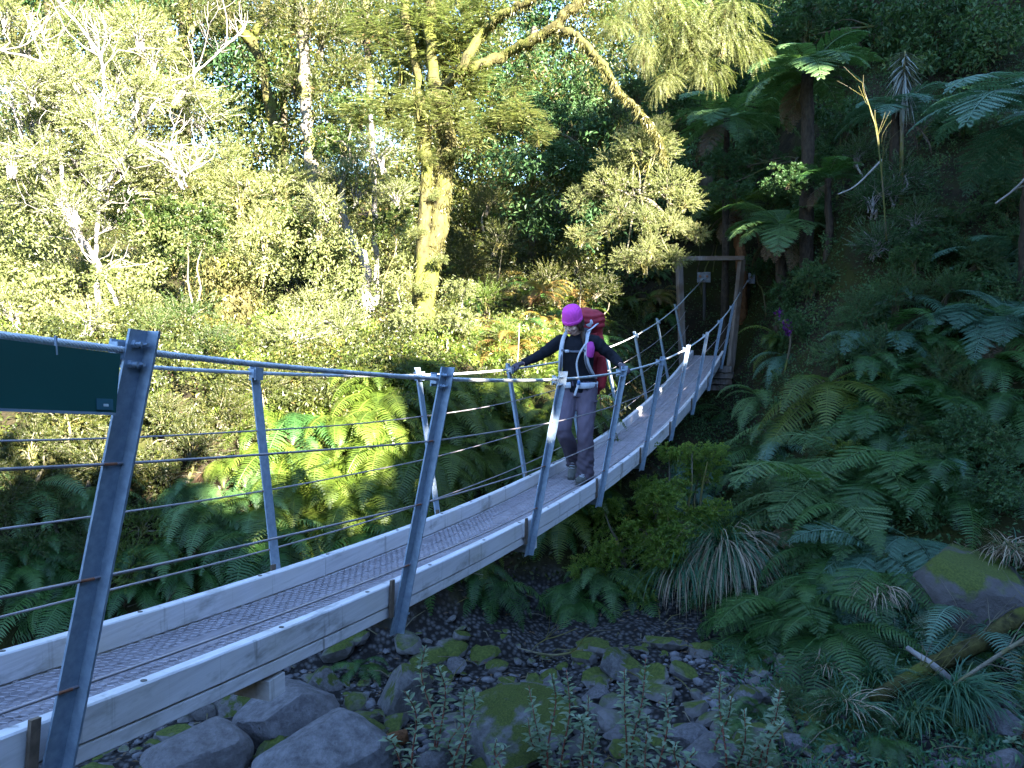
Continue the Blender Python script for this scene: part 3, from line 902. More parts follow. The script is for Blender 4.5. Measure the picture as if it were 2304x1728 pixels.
mb = MB(); limb(mb, [[.17, .16, .86], [.185, .165, 1.0], [.18, .16, 1.15]], [.045, .055, .035], 10, .9); onp('side_pocket', mb, M['pack'], .007, 3)
mb = MB(); limb(mb, [[.055, .115, 1.40], [.07, .10, 1.45], [.11, .09, 1.47]], [.035, .042, .02], 10, .55); onp('frame_cushion', mb, M['strap'], .006, 2)
mb = MB(); ball(mb, (.045, .11, 1.40), (.04, .03, .055)); onp('back_mesh', mb, M['strap_dark'])
def ribbon(mb, pts, w, th=.008, n=26, out=(0, -1, .2)):
    P = smoothpath(pts, n); loft(mb, P, np.full(n, w), np.full(n, th), 8, up=out)
for s in (1, -1):
    mb = MB()
    ribbon(mb, [[s * .085, .10, 1.385], [s * .100, -.010, 1.375], [s * .108, -.105, 1.31], [s * .118, -.138, 1.20], [s * .125, -.128, 1.10], [s * .150, -.05, 1.00], [s * .150, .06, .955]], .021, .009)
    onp('shoulder_strap', mb, M['strap'])
    mb = MB(); ribbon(mb, [[s * .112, -.142, 1.20], [s * .118, -.142, 1.10], [s * .146, -.06, .99], [s * .150, .10, .92]], .009, .004); onp('webbing', mb, M['strap_dark'])
    mb = MB(); ribbon(mb, [[s * .100, -.035, 1.385], [s * .125, .05, 1.415], [s * .150, .13, 1.455]], .011, .005, out=(0, -.3, 1)); onp('load_lifter', mb, M['strap'])
    mb = MB(); ribbon(mb, [[s * .155, .09, .90], [s * .165, .0, .895], [s * .10, -.105, .895], [s * .03, -.128, .90]], .028, .011, out=(0, -1, 0)); onp('hip_belt', mb, M['strap'])
mb = MB(); ribbon(mb, [[-.112, -.145, 1.215], [-.03, -.152, 1.205], [.05, -.152, 1.205], [.112, -.145, 1.215]], .010, .004); onp('chest_strap', mb, M['strap_dark'])
mb = MB(); box(mb, [-.055, -.157, 1.207], [.018, 0, 0], [0, .005, 0], [0, 0, .012]); onp('buckle', mb, M['strap'])
mb = MB(); ribbon(mb, [[.11, -.148, 1.27], [.065, -.165, 1.19], [.035, -.155, 1.10], [.045, -.148, 1.0], [.055, -.145, .935]], .0085, .006); onp('drinking_tube', mb, M['strap'])
mb = MB(); ribbon(mb, [[.055, -.145, .905], [.035, -.150, .87], [.015, -.145, .81]], .011, .004); onp('strap_end', mb, M['strap'])
mb = MB(); box(mb, [.052, -.146, .925], [.013, 0, 0], [0, .006, 0], [0, 0, .02]); onp('buckle', mb, M['buckle'])
mb = MB(); limb(mb, [[.150, -.13, 1.285], [.160, -.145, 1.23], [.150, -.14, 1.16]], [.030, .038, .033], 10, .8); onp('pouch', mb, M['pouch'], .006, 3)
mb = MB(); limb(mb, [[.165, .15, .83], [.175, .16, .72], [.185, .15, .60]], [.005, .004, .003], 8); onp('loose_strap', mb, M['rust'])

# ================================================================== plants, stones, wood
def setmat(o, mat):
    o.material_slots[0].link = 'OBJECT'; o.material_slots[0].material = mat
    return o

def inst(name, me, mat, parent, loc, rotz=0.0, scale=1.0, tilt=(0, 0)):
    o = bpy.data.objects.new(name, me); COL.objects.link(o)
    setmat(o, mat)
    o.parent = parent
    o.location = loc; o.rotation_euler = (tilt[0], tilt[1], rotz)
    o.scale = (scale,) * 3 if np.isscalar(scale) else scale
    return o

# ---- leaf clusters of about one metre radius, shared by every shrub and tree
def cluster(kind, seed):
    global rng
    keep = rng; rng = np.random.default_rng(seed)
    mb, tw = MB(), MB()
    cfg = {'fine': (13, 300, 30, .052, .026, .34), 'broad': (11, 170, 20, .115, .050, .30), 'beech': (11, 230, 44, .046, .026, .50),
           'mass': (9, 300, 12, .15, .075, .32), 'weep': (10, 260, 34, .050, .018, .55)}[kind]
    nl, ns, n, L, W, sl = cfg
    lc = rdir(nl) * rng.uniform(.25, .72, (nl, 1)); lc[:, 2] *= .8
    lr = rng.uniform(.22, .42, nl)
    k = rng.integers(0, nl, ns)
    off = rdir(ns) * rng.uniform(.25, 1, (ns, 1)) ** .6 * lr[k][:, None]
    if kind == 'beech': off[:, 2] = np.round(off[:, 2] / .16) * .16 * .8 + rng.normal(0, .015, ns)
    base = lc[k] + off
    d = norm(base * .9 + off * 1.5 + rng.normal(0, .25, (ns, 3)))
    if kind == 'beech': d[:, 2] = d[:, 2] * .15 - .05; d = norm(d)
    if kind == 'weep': d[:, 2] -= .9; d = norm(d)
    if kind == 'fine': d[:, 2] += .25; d = norm(d)
    s = np.linspace(.06, 1, n)
    ln = sl * rng.uniform(.6, 1.25, ns)
    # bent twig
    P = base[:, None] + d[:, None] * (s[None, :, None] * ln[:, None, None])
    sag = {'weep': -.16, 'beech': -.04, 'broad': -.05, 'fine': .03, 'mass': -.05}[kind]
    P[..., 2] += sag * (s ** 2)[None]
    up = np.array([0, 0, 1.0]) + rng.normal(0, .25, (ns, 3))
    sd = norm(np.cross(d, up)); nn = np.cross(sd, d)
    alt = np.where(np.arange(n) % 2 == 0, 1.0, -1.0)
    if kind in ('beech', 'weep'):
        D = d[:, None] * .55 + sd[:, None] * alt[None, :, None] + rng.normal(0, .16, (ns, n, 3))
        N = np.broadcast_to(nn[:, None], (ns, n, 3)) + rng.normal(0, .22, (ns, n, 3))
    else:
        a = rng.uniform(0, 2 * math.pi, (ns, n))
        D = d[:, None] * .5 + sd[:, None] * np.cos(a)[..., None] + nn[:, None] * np.sin(a)[..., None] + np.array([0, 0, .25])
        N = rng.normal(0, .55, (ns, n, 3)) + np.array([0, 0, 1.0])
    tint = np.clip(rng.normal(.5, .14, (ns, n)) + rng.normal(0, .10, (ns, 1)) + .12 * (s - .5)[None], 0, 1)
    leaves(mb, P.reshape(-1, 3), D.reshape(-1, 3), N.reshape(-1, 3), L * rng.uniform(.6, 1.2, ns * n), W * rng.uniform(.7, 1.1, ns * n), tint.ravel())
    for i in range(0, ns, 2):
        tube(tw, P[i, ::max(1, n // 4)], np.linspace(.0065, .002, len(P[i, ::max(1, n // 4)])), 3, False)
    for i in range(nl):
        tube(tw, smoothpath([np.array([0, 0, -.7]) + rng.normal(0, .05, 3), lc[i] * .35 + np.array([0, 0, -.15]), lc[i]], 5), np.linspace(.022, .008, 5), 4, False)
    rng = keep
    me, mt = mb.mesh('foliage_' + kind), tw.mesh('twigs_' + kind, True)
    me.materials.append(M['leaf_mid']); mt.materials.append(M['bark_grey'])
    return me, mt
CL = {k: [cluster(k, 50 + 7 * i + j) for j in range(2)] for i, k in enumerate(('fine', 'broad', 'beech', 'mass', 'weep'))}

def put_cluster(root, kind, p, R, leafm, twigm, twigs=True):
    me, mt = CL[kind][int(rng.integers(0, 2))]
    rz = rng.uniform(0, 6.28)
    l = Vector(p) - root.location
    tl = (rng.normal(0, .25), rng.normal(0, .25)) if kind not in ('beech', 'weep') else (rng.normal(0, .07), rng.normal(0, .07))
    sc = np.array([1, 1, 1]) * R * np.array([rng.uniform(.9, 1.15), rng.uniform(.9, 1.15), rng.uniform(.8, 1.0)])
    inst('foliage', me, leafm, root, l, rz, sc, tl)['kind'] = 'stuff'
    if twigs: inst('twigs', mt, twigm, root, l, rz, sc, tl)['kind'] = 'stuff'

def wobble(P, a):
    P = np.array(P, float); P[1:-1] += rng.normal(0, a, (len(P) - 2, 3)); return P

def settle(px, py, dp, R):
    """slide a clump along its line of sight until it stands about its own height above the ground"""
    v = ray(px, py); t = np.linspace(6, dp + 5, 700); P = CAM + v[None] * t[:, None]
    h = P[:, 2] - H(P[:, 0], P[:, 1])
    want = R * .85
    ok = np.where(h < want)[0]
    d = t[ok[0]] if len(ok) else dp
    if d > dp + 2.5 or d < dp - 3: d = min(max(d, dp - 2.5), dp + 2.5)
    return (px, py, d, R * d / dp)
def shrub(label, spots, kind, leafm, twigm, group, cat='shrub', name='shrub', stemr=.022, fixed=False):
    """spots: (px, py, depth, radius) of each clump of foliage"""
    fixed = fixed or 'middle of the deck' in label or 'foot of the mossy tree' in label
    if not fixed: spots = [settle(*s_) for s_ in spots]
    pts = [at(a, b, c) for a, b, c, _ in spots]
    bx, by = np.mean([p[0] for p in pts]), np.mean([p[1] for p in pts])
    root = thing(name, label, cat, (bx, by, gz(bx, by) - .03), group=group)
    st = MB()
    for p, (_, _, _, R) in zip(pts, spots):
        q = p - [0, 0, R * .3]
        b = np.array([p[0] * .7 + bx * .3, p[1] * .7 + by * .3, 0]); b[2] = gz(b[0], b[1]) - .1
        if q[2] - b[2] > 1.6: b = np.mean(pts, axis=0) + rng.normal(0, .05, 3)
        for k in range(2 if R > .5 else 1):
            e = q + rng.normal(0, R * .25, 3)
            P = smoothpath(wobble([b + rng.normal(0, .05, 3) * [1, 1, 0], b * .65 + e * .35 + [0, 0, .1], b * .3 + e * .7, e], .10 * R), 9)
            tube(st, P, np.linspace(stemr, stemr * .35, 9), 5, False)
        put_cluster(root, kind, p, R, leafm, twigm)
    o = obj('stem', st, twigm, root, True); o.matrix_parent_inverse = Matrix.Translation(-root.location); o['kind'] = 'stuff'
    return root

def branchy(mb, p, d, ln, r, lv, spread=.6, up=.1, nseg=5):
    P = [np.array(p, float)]; d = norm(np.array(d, float))
    for k in range(nseg):
        d = norm(d + rng.normal(0, .16, 3) + [0, 0, up * .2]); P.append(P[-1] + d * ln / nseg)
    tube(mb, P, np.linspace(r, r * .45, len(P)), 5 if r > .01 else 3, False)
    if lv:
        for k in range(int(rng.integers(2, 5))):
            i = int(rng.integers(1, len(P)))
            dd = norm(d + rng.normal(0, spread, 3) + [0, 0, up])
            branchy(mb, P[i], dd, ln * rng.uniform(.45, .75), r * .5, lv - 1, spread, up, 4)

def tree(label, paths, bark, clumps, kind, leafm, twigm, group=None, name='tree', extra=None, k=10):
    """paths: list of ([(px,py,depth)...], r0, r1); the first is the trunk"""
    P0 = [at(*q) for q in paths[0][0]]
    b = P0[0]; g = gz(b[0], b[1])
    root = thing(name, label, 'tree', (b[0], b[1], g - .05), group=group)
    inv = Matrix.Translation(-root.location)
    for j, (pp, r0, r1) in enumerate(paths):
        P = [at(*q) for q in pp]
        if j == 0 and P[0][2] > g: P = [np.array([P[0][0], P[0][1], g - .15])] + P
        n = max(12, 5 * len(P))
        mb = MB(); Ps = smoothpath(P, n)
        Ps[1:-1] += rng.normal(0, r0 * .16, (n - 2, 3))
        R = np.linspace(r0, r1, n) * (1 + rng.normal(0, .06, n))
        if j == 0: R[:3] *= [1.5, 1.2, 1.07]
        tube(mb, Ps, R, k, True, jit=.09)
        o = obj('trunk' if j == 0 else 'limb', mb, bark, root, True); o.matrix_parent_inverse = inv
    for (px, py, dp, R, *kd) in clumps:
        put_cluster(root, kd[0] if kd else kind, at(px, py, dp), R, leafm, twigm)
    if extra:
        for nm, mb, mt in extra:
            o = obj(nm, mb, mt, root); o.matrix_parent_inverse = inv; o['kind'] = 'stuff'
    return root

# ---- fern fronds
def frond(style, L, a0, bend, seed):
    global rng
    keep = rng; rng = np.random.default_rng(seed)
    mb = MB()
    n = 36
    s = np.linspace(0, 1, n)
    th = np.radians(a0 + bend * s ** 1.3)
    dx, dz = np.cos(th), np.sin(th)
    R = np.stack([np.cumsum(dx) / n * L, np.sin(s * 2.2 + rng.uniform(0, 3)) * .012 * L, np.cumsum(dz) / n * L], -1); R -= R[0]
    T = norm(np.gradient(R, axis=0)); S = np.tile([0, 1.0, 0], (n, 1)); N = np.cross(T, S)
    tube(mb, R[::3], np.linspace(.007, .0025, len(R[::3])) * L, 3, False, tint=.95)
    prof = np.clip(np.sin(np.pi * np.clip((s - .06) / .96, 0, 1) ** .62), 0, 1)
    prof[s < .1] = 0
    if style == 'comb':
        W = .20 * L
        m = 30
        for i in range(m):
            u = .11 + .88 * i / m; j = u * (n - 1); a = int(j); f = j - a; b = min(a + 1, n - 1)
            p = R[a] * (1 - f) + R[b] * f; w = W * np.interp(u, s, prof) * rng.uniform(.9, 1.08)
            if w < .01 * L: continue
            wd = L * .88 / m * .33
            for sg in (1, -1):
                d1 = norm(S[a] * sg + T[a] * .28 + rng.normal(0, .05, 3) - N[a] * .10); d2 = norm(d1 - N[a] * .28 + T[a] * .26)
                q0, q1, q2 = p, p + d1 * w * .55, p + d1 * w * .55 + d2 * w * .45
                t = T[a] * wd
                V = [q0 - t, q0 + t, q1 - t * .85, q1 + t * .85, q2 - t * .12, q2 + t * .12]
                mb.add(V, [[0, 1, 3, 2], [2, 3, 5, 4]] if sg < 0 else [[1, 0, 2, 3], [3, 2, 4, 5]], tint=np.clip(rng.normal(.5, .12), 0, 1))
    else:
        W = .27 * L; m = 21
        for i in range(m):
            u = .14 + .85 * i / m; j = u * (n - 1); a = int(j)
            p = R[a]; w = W * np.interp(u, s, prof) * rng.uniform(.92, 1.06)
            if w < .02 * L: continue
            for sg in (1, -1):
                d1 = norm(S[a] * sg + T[a] * .42 + rng.normal(0, .05, 3)); dn = N[a]
                c = np.linspace(.08, 1, 12)
                Q = p + d1 * (c * w)[:, None] - dn * (.16 * w * c ** 2)[:, None] + T[a] * (.08 * w * c ** 2)[:, None]
                pl = .034 * L * np.sin(np.pi * (c * .80 + .14)) ** .8
                for z in (1, -1):
                    D = norm(T[a] * z + d1 * .35) + np.zeros((12, 3)) - dn * .25
                    leaves(mb, Q, D, np.tile(dn, (12, 1)) + rng.normal(0, .12, (12, 3)), pl, w / 12 * .92, np.clip(rng.normal(.5, .12, 12), 0, 1), .02)
    rng = keep
    me = mb.mesh('frond_' + style); me.materials.append(M['fern_dark'])
    return me
FR = {'comb': [frond('comb', 1, a, b, 300 + i) for i, (a, b) in enumerate(((60, -125), (45, -115), (30, -105), (15, -95), (0, -80), (-15, -70), (-30, -50)))],
      'tree': [frond('tree', 1, a, b, 320 + i) for i, (a, b) in enumerate(((50, -95), (32, -85), (15, -80), (0, -70)))],
      'small': [frond('comb', 1, a, b, 340 + i) for i, (a, b) in enumerate(((65, -70), (45, -85)))]}

def camaz(p):
    """heading, in the xy plane, from p down the slope of the gully"""
    return math.atan2(-p[1], CAMX - p[0])

LM_ = [('the far kerb joint', 700, 1215), ('the first far side post', 575, 1000), ('the second far side post', 925, 950), ('the third far side post', 1120, 910), ('the mossy tree foot', 930, 780), ('the nearest post', 270, 1000),
       ('the second near post', 900, 1080), ('the walker', 1240, 880), ('the pink hat', 1240, 690), ('the portal', 1530, 640), ('the silvery shrub', 1390, 400), ('the yellow green bush', 1420, 1100), ('the flat topped rock', 2130, 1240),
       ('the grass clump', 1560, 1320), ('the widest pale fern', 1780, 1130), ('the brightest fern', 1790, 880), ('the purple blossoms', 1694, 690), ('the silvery tree fern', 2180, 690), ('the bluish bush', 2100, 960),
       ('the long dead stick', 1780, 1450), ('the golden fern', 1140, 665), ('the dirt landing', 1640, 860), ('the mossy log', 2020, 1440), ('the twin trunk', 950, 560), ('the green sign', 130, 840), ('the yellowish bush', 310, 1160), ('the drooping bush', 110, 1150), ('the dull green bush', 100, 970), ('the third near post', 1160, 1150), ('the sea green tussock', 2060, 1560), ('the portal crossbeam', 1530, 555), ('the drooping branch', 1330, 250), ('the fourth far post', 1320, 800)]
_used = set()
def place_label(what, px, py, tail=''):
    o = sorted(LM_, key=lambda l: math.hypot(l[1] - px, l[2] - py))
    for nm, x, y in o[:6]:
        dx, dy = px - x, py - y; d = math.hypot(dx, dy)
        a = math.degrees(math.atan2(-dy, dx)) % 360
        w = ['right of', 'up and right of', 'above', 'up and left of', 'left of', 'down and left of', 'below', 'down and right of'][int((a + 22.5) // 45) % 8]
        for far in (('close ' if d < 70 else '' if d < 160 else 'well '),):
            l = f'{what} {far}{w} {nm}{tail}'
            if l not in _used: _used.add(l); return l
    return l
def fern(label, p, n, L, mat, style='comb', spread=1.5, head=None, hang=.6, group=None, dead=0, name='fern', up=.10):
    n = int(n * 1.35)
    root = thing(name, label, 'fern', (p[0], p[1], p[2] - .02), group=group)
    h = camaz(p) if head is None else head
    for i in range(n):
        az = h + (spread * (2 * (i + rng.uniform(.1, .9)) / n - 1))
        sc = L * rng.uniform(.75, 1.12)
        F = FR[style]
        k = min(len(F) - 1, int(rng.beta(1 + 2.5 * hang, 1 + 2.5 * (1 - hang)) * len(F)))
        d = i < dead
        o = inst('frond', F[len(F) - 1 if d else k], M['fern_dead'] if d else mat, root, (0, 0, up), az, sc, (rng.normal(0, .12), rng.normal(0, .12)))
        if d: o['label'] = 'brown dead frond'
    return root

def treefern(label, px, py, depth, n, L, mat, trunkr, bark, group=None, dead=3, hang=.3, base=None, style='tree'):
    c = at(px, py, depth)
    b = c.copy() if base is None else at(base[0], base[1], depth)
    g = gz(b[0], b[1])
    root = thing('tree_fern', label, 'tree fern', (b[0], b[1], g - .05), group=group)
    inv = Matrix.Translation(-root.location)
    mb = MB()
    P = smoothpath(wobble([[b[0], b[1], g - .15], b * .66 + c * .34 if base else [b[0], b[1], g * .66 + c[2] * .34], [*(b * .3 + c * .7)[:2], g * .3 + c[2] * .7], c], .02), 16)
    tube(mb, P, np.linspace(trunkr * 1.25, trunkr, 16), 12, True, jit=.12)
    o = obj('trunk', mb, bark, root, True); o.matrix_parent_inverse = inv
    l = Vector(c) - root.location
    for i in range(n):
        az = 6.283 * i / n + rng.uniform(-.2, .2)
        F = FR[style]; k = min(3, int(rng.beta(1 + 3 * hang, 1 + 3 * (1 - hang)) * 4))
        inst('frond', F[k], mat, root, l, az, L * rng.uniform(.8, 1.1), (rng.normal(0, .1), rng.normal(0, .1)))
    for i in range(dead):
        o = inst('frond', FR[style][3], M['fern_dead'], root, l - Vector((0, 0, .08)), rng.uniform(0, 6.28), L * rng.uniform(.55, .8), (rng.normal(0, .15), rng.uniform(.25, .6)))
        o['label'] = 'brown dead frond hanging against the trunk'
    return root

# ------------------------------------------------------------------ masses nobody could count
def leafmass(name, label, blobs, per, L, mat, kind='stuff', flat=.7, gap=None):
    mb = MB()
    for (c, R) in blobs:
        n = int(per * R ** 2)
        k = max(4, int(6 * R))
        lc = rdir(k) * (rng.uniform(.2, .8, (k, 1)) * R); lr = rng.uniform(.25, .5, k) * R
        j = rng.integers(0, k, n)
        P = np.asarray(c) + (lc[j] + rdir(n) * (rng.uniform(0, 1, (n, 1)) ** .45) * lr[j][:, None]) * [1, 1, flat]
        if gap is not None: P = P[~gap(P)]; n = len(P)
        leaves(mb, P, rng.normal(size=(n, 3)) + [0, 0, -.4], rng.normal(0, .6, (n, 3)) + [0, 0, 1], L * rng.uniform(.6, 1.3, n), L * .5 * rng.uniform(.7, 1.2, n), np.clip(rng.normal(.5, .2, n) + rng.normal(0, .1), 0, 1))
    return tag(obj(name, mb, mat), label, 'forest', kind=kind)

# unseen forest added on the right-hand hillside to keep the gully in shade
sh, ch = math.sin(SUN_AZ), math.cos(SUN_AZ)
def shade_h(t):
    """height of the crown line, less its slope towards the sun, along the ridge"""
    h = float(np.interp(t, [-8, 1.5, 2.5, 4.9, 5.0, 6.8, 6.9, 8.8, 9.3, 10.9, 11.4, 13, 16, 26], [2.3, 2.0, 1.55, 1.45, 2.8, 2.8, 2.2, 2.35, 4.2, 5.0, 10.5, 10.5, 13, 17]))
    if t < 4.5: h += 2.2 * max(0, math.sin(t * 2.9 + .6)) ** 2      # some crowns raised to throw bands of shade
    return h
def shade_top(s, t=0): return EYE + .445 * s + shade_h(t)
blobs = []
for i in range(900):
    s, t = rng.uniform(7.5, 19), rng.uniform(-7, 24) if i < 640 else rng.uniform(5.5, 6.3)           # towards the sun, and square to it
    x, y = sh * s - ch * t, ch * s + sh * t
    top = min(shade_top(s, t + k_) for k_ in (-.6, 0, .6)) + rng.normal(0, .22) + .05
    g = gz(x, y); R = rng.uniform(1.2, 1.9)
    if 5.3 < t < 6.5:  # narrow crowns added here to keep the walker out of the sun
        if i % 2: top = EYE + .445 * s + 1.3 + rng.normal(0, .2)
        else: R = rng.uniform(.5, .75)
    hi_ = top - R * .7
    if hi_ < g: R = max(.7, (top - g) * .6); hi_ = top - R * .7
    blobs.append(((x, y, rng.uniform(min(hi_, max(g, top - 10)), hi_)), R))
def sun_gaps(P):
    """gaps carved into the crowns to let sun onto deck end, bush and slope"""
    s = P[:, 0] * sh + P[:, 1] * ch; t = -P[:, 0] * ch + P[:, 1] * sh
    h = P[:, 2] - EYE - .445 * s
    wig = .25 * np.sin(s * 2.1) + .2 * np.sin(t * 5)
    a = (np.abs(t - 10.9 + wig) < .75) & (h > 1.5) & (h < 2.8) & (np.sin(t * 11 + s * .6) > -.45)
    b = (np.abs(t - 7.9 + wig) < .7) & (h > -.1) & (h < .5) & (np.sin(t * 13 + s * .5) > -.2)
    c = (t > 10.3) & (t < 13.1) & (h > 4.5 + wig) & (h < 7.6 - wig)
    return a | b | c
leafmass('shade_forest', 'unseen forest on the right hillside, shaped to shade the gully', blobs, 80, .50, M['leaf_dark'], gap=sun_gaps)

# forest seen between the trees at the back
def hugging(n, az0, az1, r0, r1, R0, R1, hi, avoid=True):
    out = []
    for i in range(n):
        az = math.radians(rng.uniform(az0, az1)); r = math.sqrt(rng.uniform(r0 ** 2, r1 ** 2)); R = rng.uniform(R0, R1)
        x, y = CAMX + r * math.sin(az), r * math.cos(az)
        if avoid and abs(x + .05) < 1.0 + R and y < 19.8: continue
        out.append(((x, y, gz(x, y) + R * .3 + rng.uniform(0, 1) ** 1.5 * (hi(az, r) if callable(hi) else hi)), R))
    return out
bl = []
for i in range(230):
    azd = rng.uniform(-56, -8); az = math.radians(azd); r = rng.uniform(24, 46)
    x, y = CAMX + r * math.sin(az), r * math.cos(az)
    top = np.interp(azd, [-56, -48, -42, -36, -30, -24, -18, -8], [7, 8, 9, 8, 7, 13, 14, 14]) * r / 32
    bl.append(((x, y, gz(x, y) + rng.uniform(.0, 1) ** .8 * top), rng.uniform(.9, 2.0)))
for i in range(110):
    azd = rng.uniform(-27, -9); az = math.radians(azd); r = rng.uniform(28, 46)
    x, y = CAMX + r * math.sin(az), r * math.cos(az)
    bl.append(((x, y, gz(x, y) + rng.uniform(0, 1) * .42 * r), rng.uniform(1.0, 2.0)))
leafmass('far_forest', 'olive green forest filling the gaps behind the sunlit trees', bl, 150, .19, M['leaf_olive'])
bl = []
for i in range(270):
    azd = rng.uniform(-54, -12) if i < 200 else rng.uniform(-31, -14); az = math.radians(azd); r = rng.uniform(18, 28)
    x, y = CAMX + r * math.sin(az), r * math.cos(az)
    bl.append(((x, y, EYE + r * math.tan(math.radians(rng.uniform(5, 21) if i < 200 else rng.uniform(4, 15)))), rng.uniform(.6, 1.25)))
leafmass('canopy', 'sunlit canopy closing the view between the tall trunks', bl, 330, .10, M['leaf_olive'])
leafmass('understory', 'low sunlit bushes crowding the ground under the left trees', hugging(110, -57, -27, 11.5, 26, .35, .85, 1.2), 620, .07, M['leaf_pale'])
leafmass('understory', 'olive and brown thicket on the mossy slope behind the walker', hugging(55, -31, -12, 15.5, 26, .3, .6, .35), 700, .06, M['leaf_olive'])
bl = []
for i in range(300):
    az = math.radians(rng.uniform(-57, -13)); r = rng.uniform(27, 37)
    x, y = CAMX + r * math.sin(az), r * math.cos(az)
    bl.append(((x, y, EYE + r * math.tan(math.radians(rng.uniform(1, 25)))), rng.uniform(1.1, 2.2)))
leafmass('far_forest', 'tall dark trees standing close behind the sunlit ones', bl, 95, .21, M['leaf_dark'])
mg = [(hit(a, b) + [0, 0, .02], r) for a, b, r in ((500, 640, .5), (560, 610, .4), (450, 690, .4), (930, 790, .35), (1010, 700, .45), (1080, 640, .5), (1180, 700, .4), (1120, 600, .5), (640, 710, .4), (720, 690, .4), (1250, 640, .4), (990, 760, .3), (830, 700, .4), (1330, 660, .35), (600, 560, .5))]
leafmass('moss_carpet', 'golden moss spread over the sunlit ground and roots', mg, 3600, .035, M['moss_gold'], flat=.35)
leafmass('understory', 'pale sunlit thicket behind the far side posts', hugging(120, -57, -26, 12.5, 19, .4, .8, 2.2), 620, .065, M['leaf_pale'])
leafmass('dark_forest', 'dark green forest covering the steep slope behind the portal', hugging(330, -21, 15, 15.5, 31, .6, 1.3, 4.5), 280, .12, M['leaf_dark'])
leafmass('dark_forest', 'black green forest high up the slope at the top right', hugging(90, -16, 15, 18, 30, 1.0, 1.7, 9.0), 200, .14, M['leaf_dark'])
leafmass('bank_foliage', 'mixed dark leaves between the ferns of the right bank', hugging(170, -9, 34, 8.4, 17.5, .25, .5, .2), 1300, .05, M['leaf_dark'])
leafmass('bank_foliage', 'mixed olive leaves between the ferns of the left bank', hugging(210, -56, -12, 8.4, 12.5, .22, .45, .15), 1300, .05, M['leaf_olive'])
leafmass('bank_foliage', 'dense small leaves covering the top of the left bank', hugging(120, -57, -30, 8.8, 11.8, .25, .5, .35), 1300, .05, M['leaf_olive'])
leafmass('bank_foliage', 'yellow green leaves and seedlings on the left bank', hugging(130, -56, -14, 8.8, 12.5, .2, .42, .15), 1200, .05, M['leaf_yellow'])

# leaf litter, seedlings and small ferns on the banks
def scatter(n, r0, r1, a0, a1, cond=None):
    r = np.sqrt(rng.uniform(r0 ** 2, r1 ** 2, n)); a = np.radians(rng.uniform(a0, a1, n))
    x, y = CAMX + r * np.sin(a), r * np.cos(a)
    keep = ~((np.abs(x) < .75) & (y > 15.8) & (y < 18.6))
    z = H(x, y)
    if cond is not None: keep &= cond(x, y, z)
    return np.stack([x, y, z], -1)[keep]
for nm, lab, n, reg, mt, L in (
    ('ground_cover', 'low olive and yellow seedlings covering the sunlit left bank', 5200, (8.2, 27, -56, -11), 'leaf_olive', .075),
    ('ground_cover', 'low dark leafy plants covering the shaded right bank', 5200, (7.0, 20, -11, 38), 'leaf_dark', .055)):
    mb = MB(); C = scatter(n, *reg, cond=lambda x, y, z: z > EYE - 2.9)
    m = 13
    P = np.repeat(C, m, 0) + rng.normal(0, 1, (len(C) * m, 3)) * [.14, .14, 0]
    P[:, 2] = H(P[:, 0], P[:, 1]) + np.abs(rng.normal(0, .11, len(P)))
    leaves(mb, P, rng.normal(size=P.shape) + [0, -.3, .1], rng.normal(0, .5, P.shape) + [0, -.4, 1], L * rng.uniform(.5, 1.2, len(P)), L * .5, np.clip(rng.normal(.5, .2, len(P)) + np.repeat(rng.normal(0, .12, len(C)), m), 0, 1))
    tag(obj(nm, mb, M[mt]), lab, 'undergrowth', kind='stuff')

# ------------------------------------------------------------------ stream bed: gravel and boulders
import bmesh
def rockmesh(seed, sub=4, rough=.22, flat=.75):
    r = np.random.default_rng(seed)
    bm = bmesh.new(); bmesh.ops.create_icosphere(bm, subdivisions=sub, radius=1)
    planes = [(norm(r.normal(size=3)), r.uniform(.50, .86)) for _ in range(13)]
    f = r.normal(0, 1, (5, 3)) * 2.2; ph = r.uniform(0, 6, 5)
    for v in bm.verts:
        p = np.array(v.co)
        for nrm, d in planes:
            e = p @ nrm - d
            if e > 0: p = p - nrm * e * .97
        p = p * (1 + rough * .35 * sum(math.sin(f[k] @ p * (1 + k * .7) + ph[k]) / (1 + k) for k in range(5)) * .4)
        v.co = (p[0], p[1], p[2] * flat)
    me = bpy.data.meshes.new('rock'); bm.to_mesh(me); bm.free()
    me.polygons.foreach_set('use_smooth', np.ones(len(me.polygons), bool))
    if sub > 2: me.set_sharp_from_angle(angle=math.radians(24))
    return me
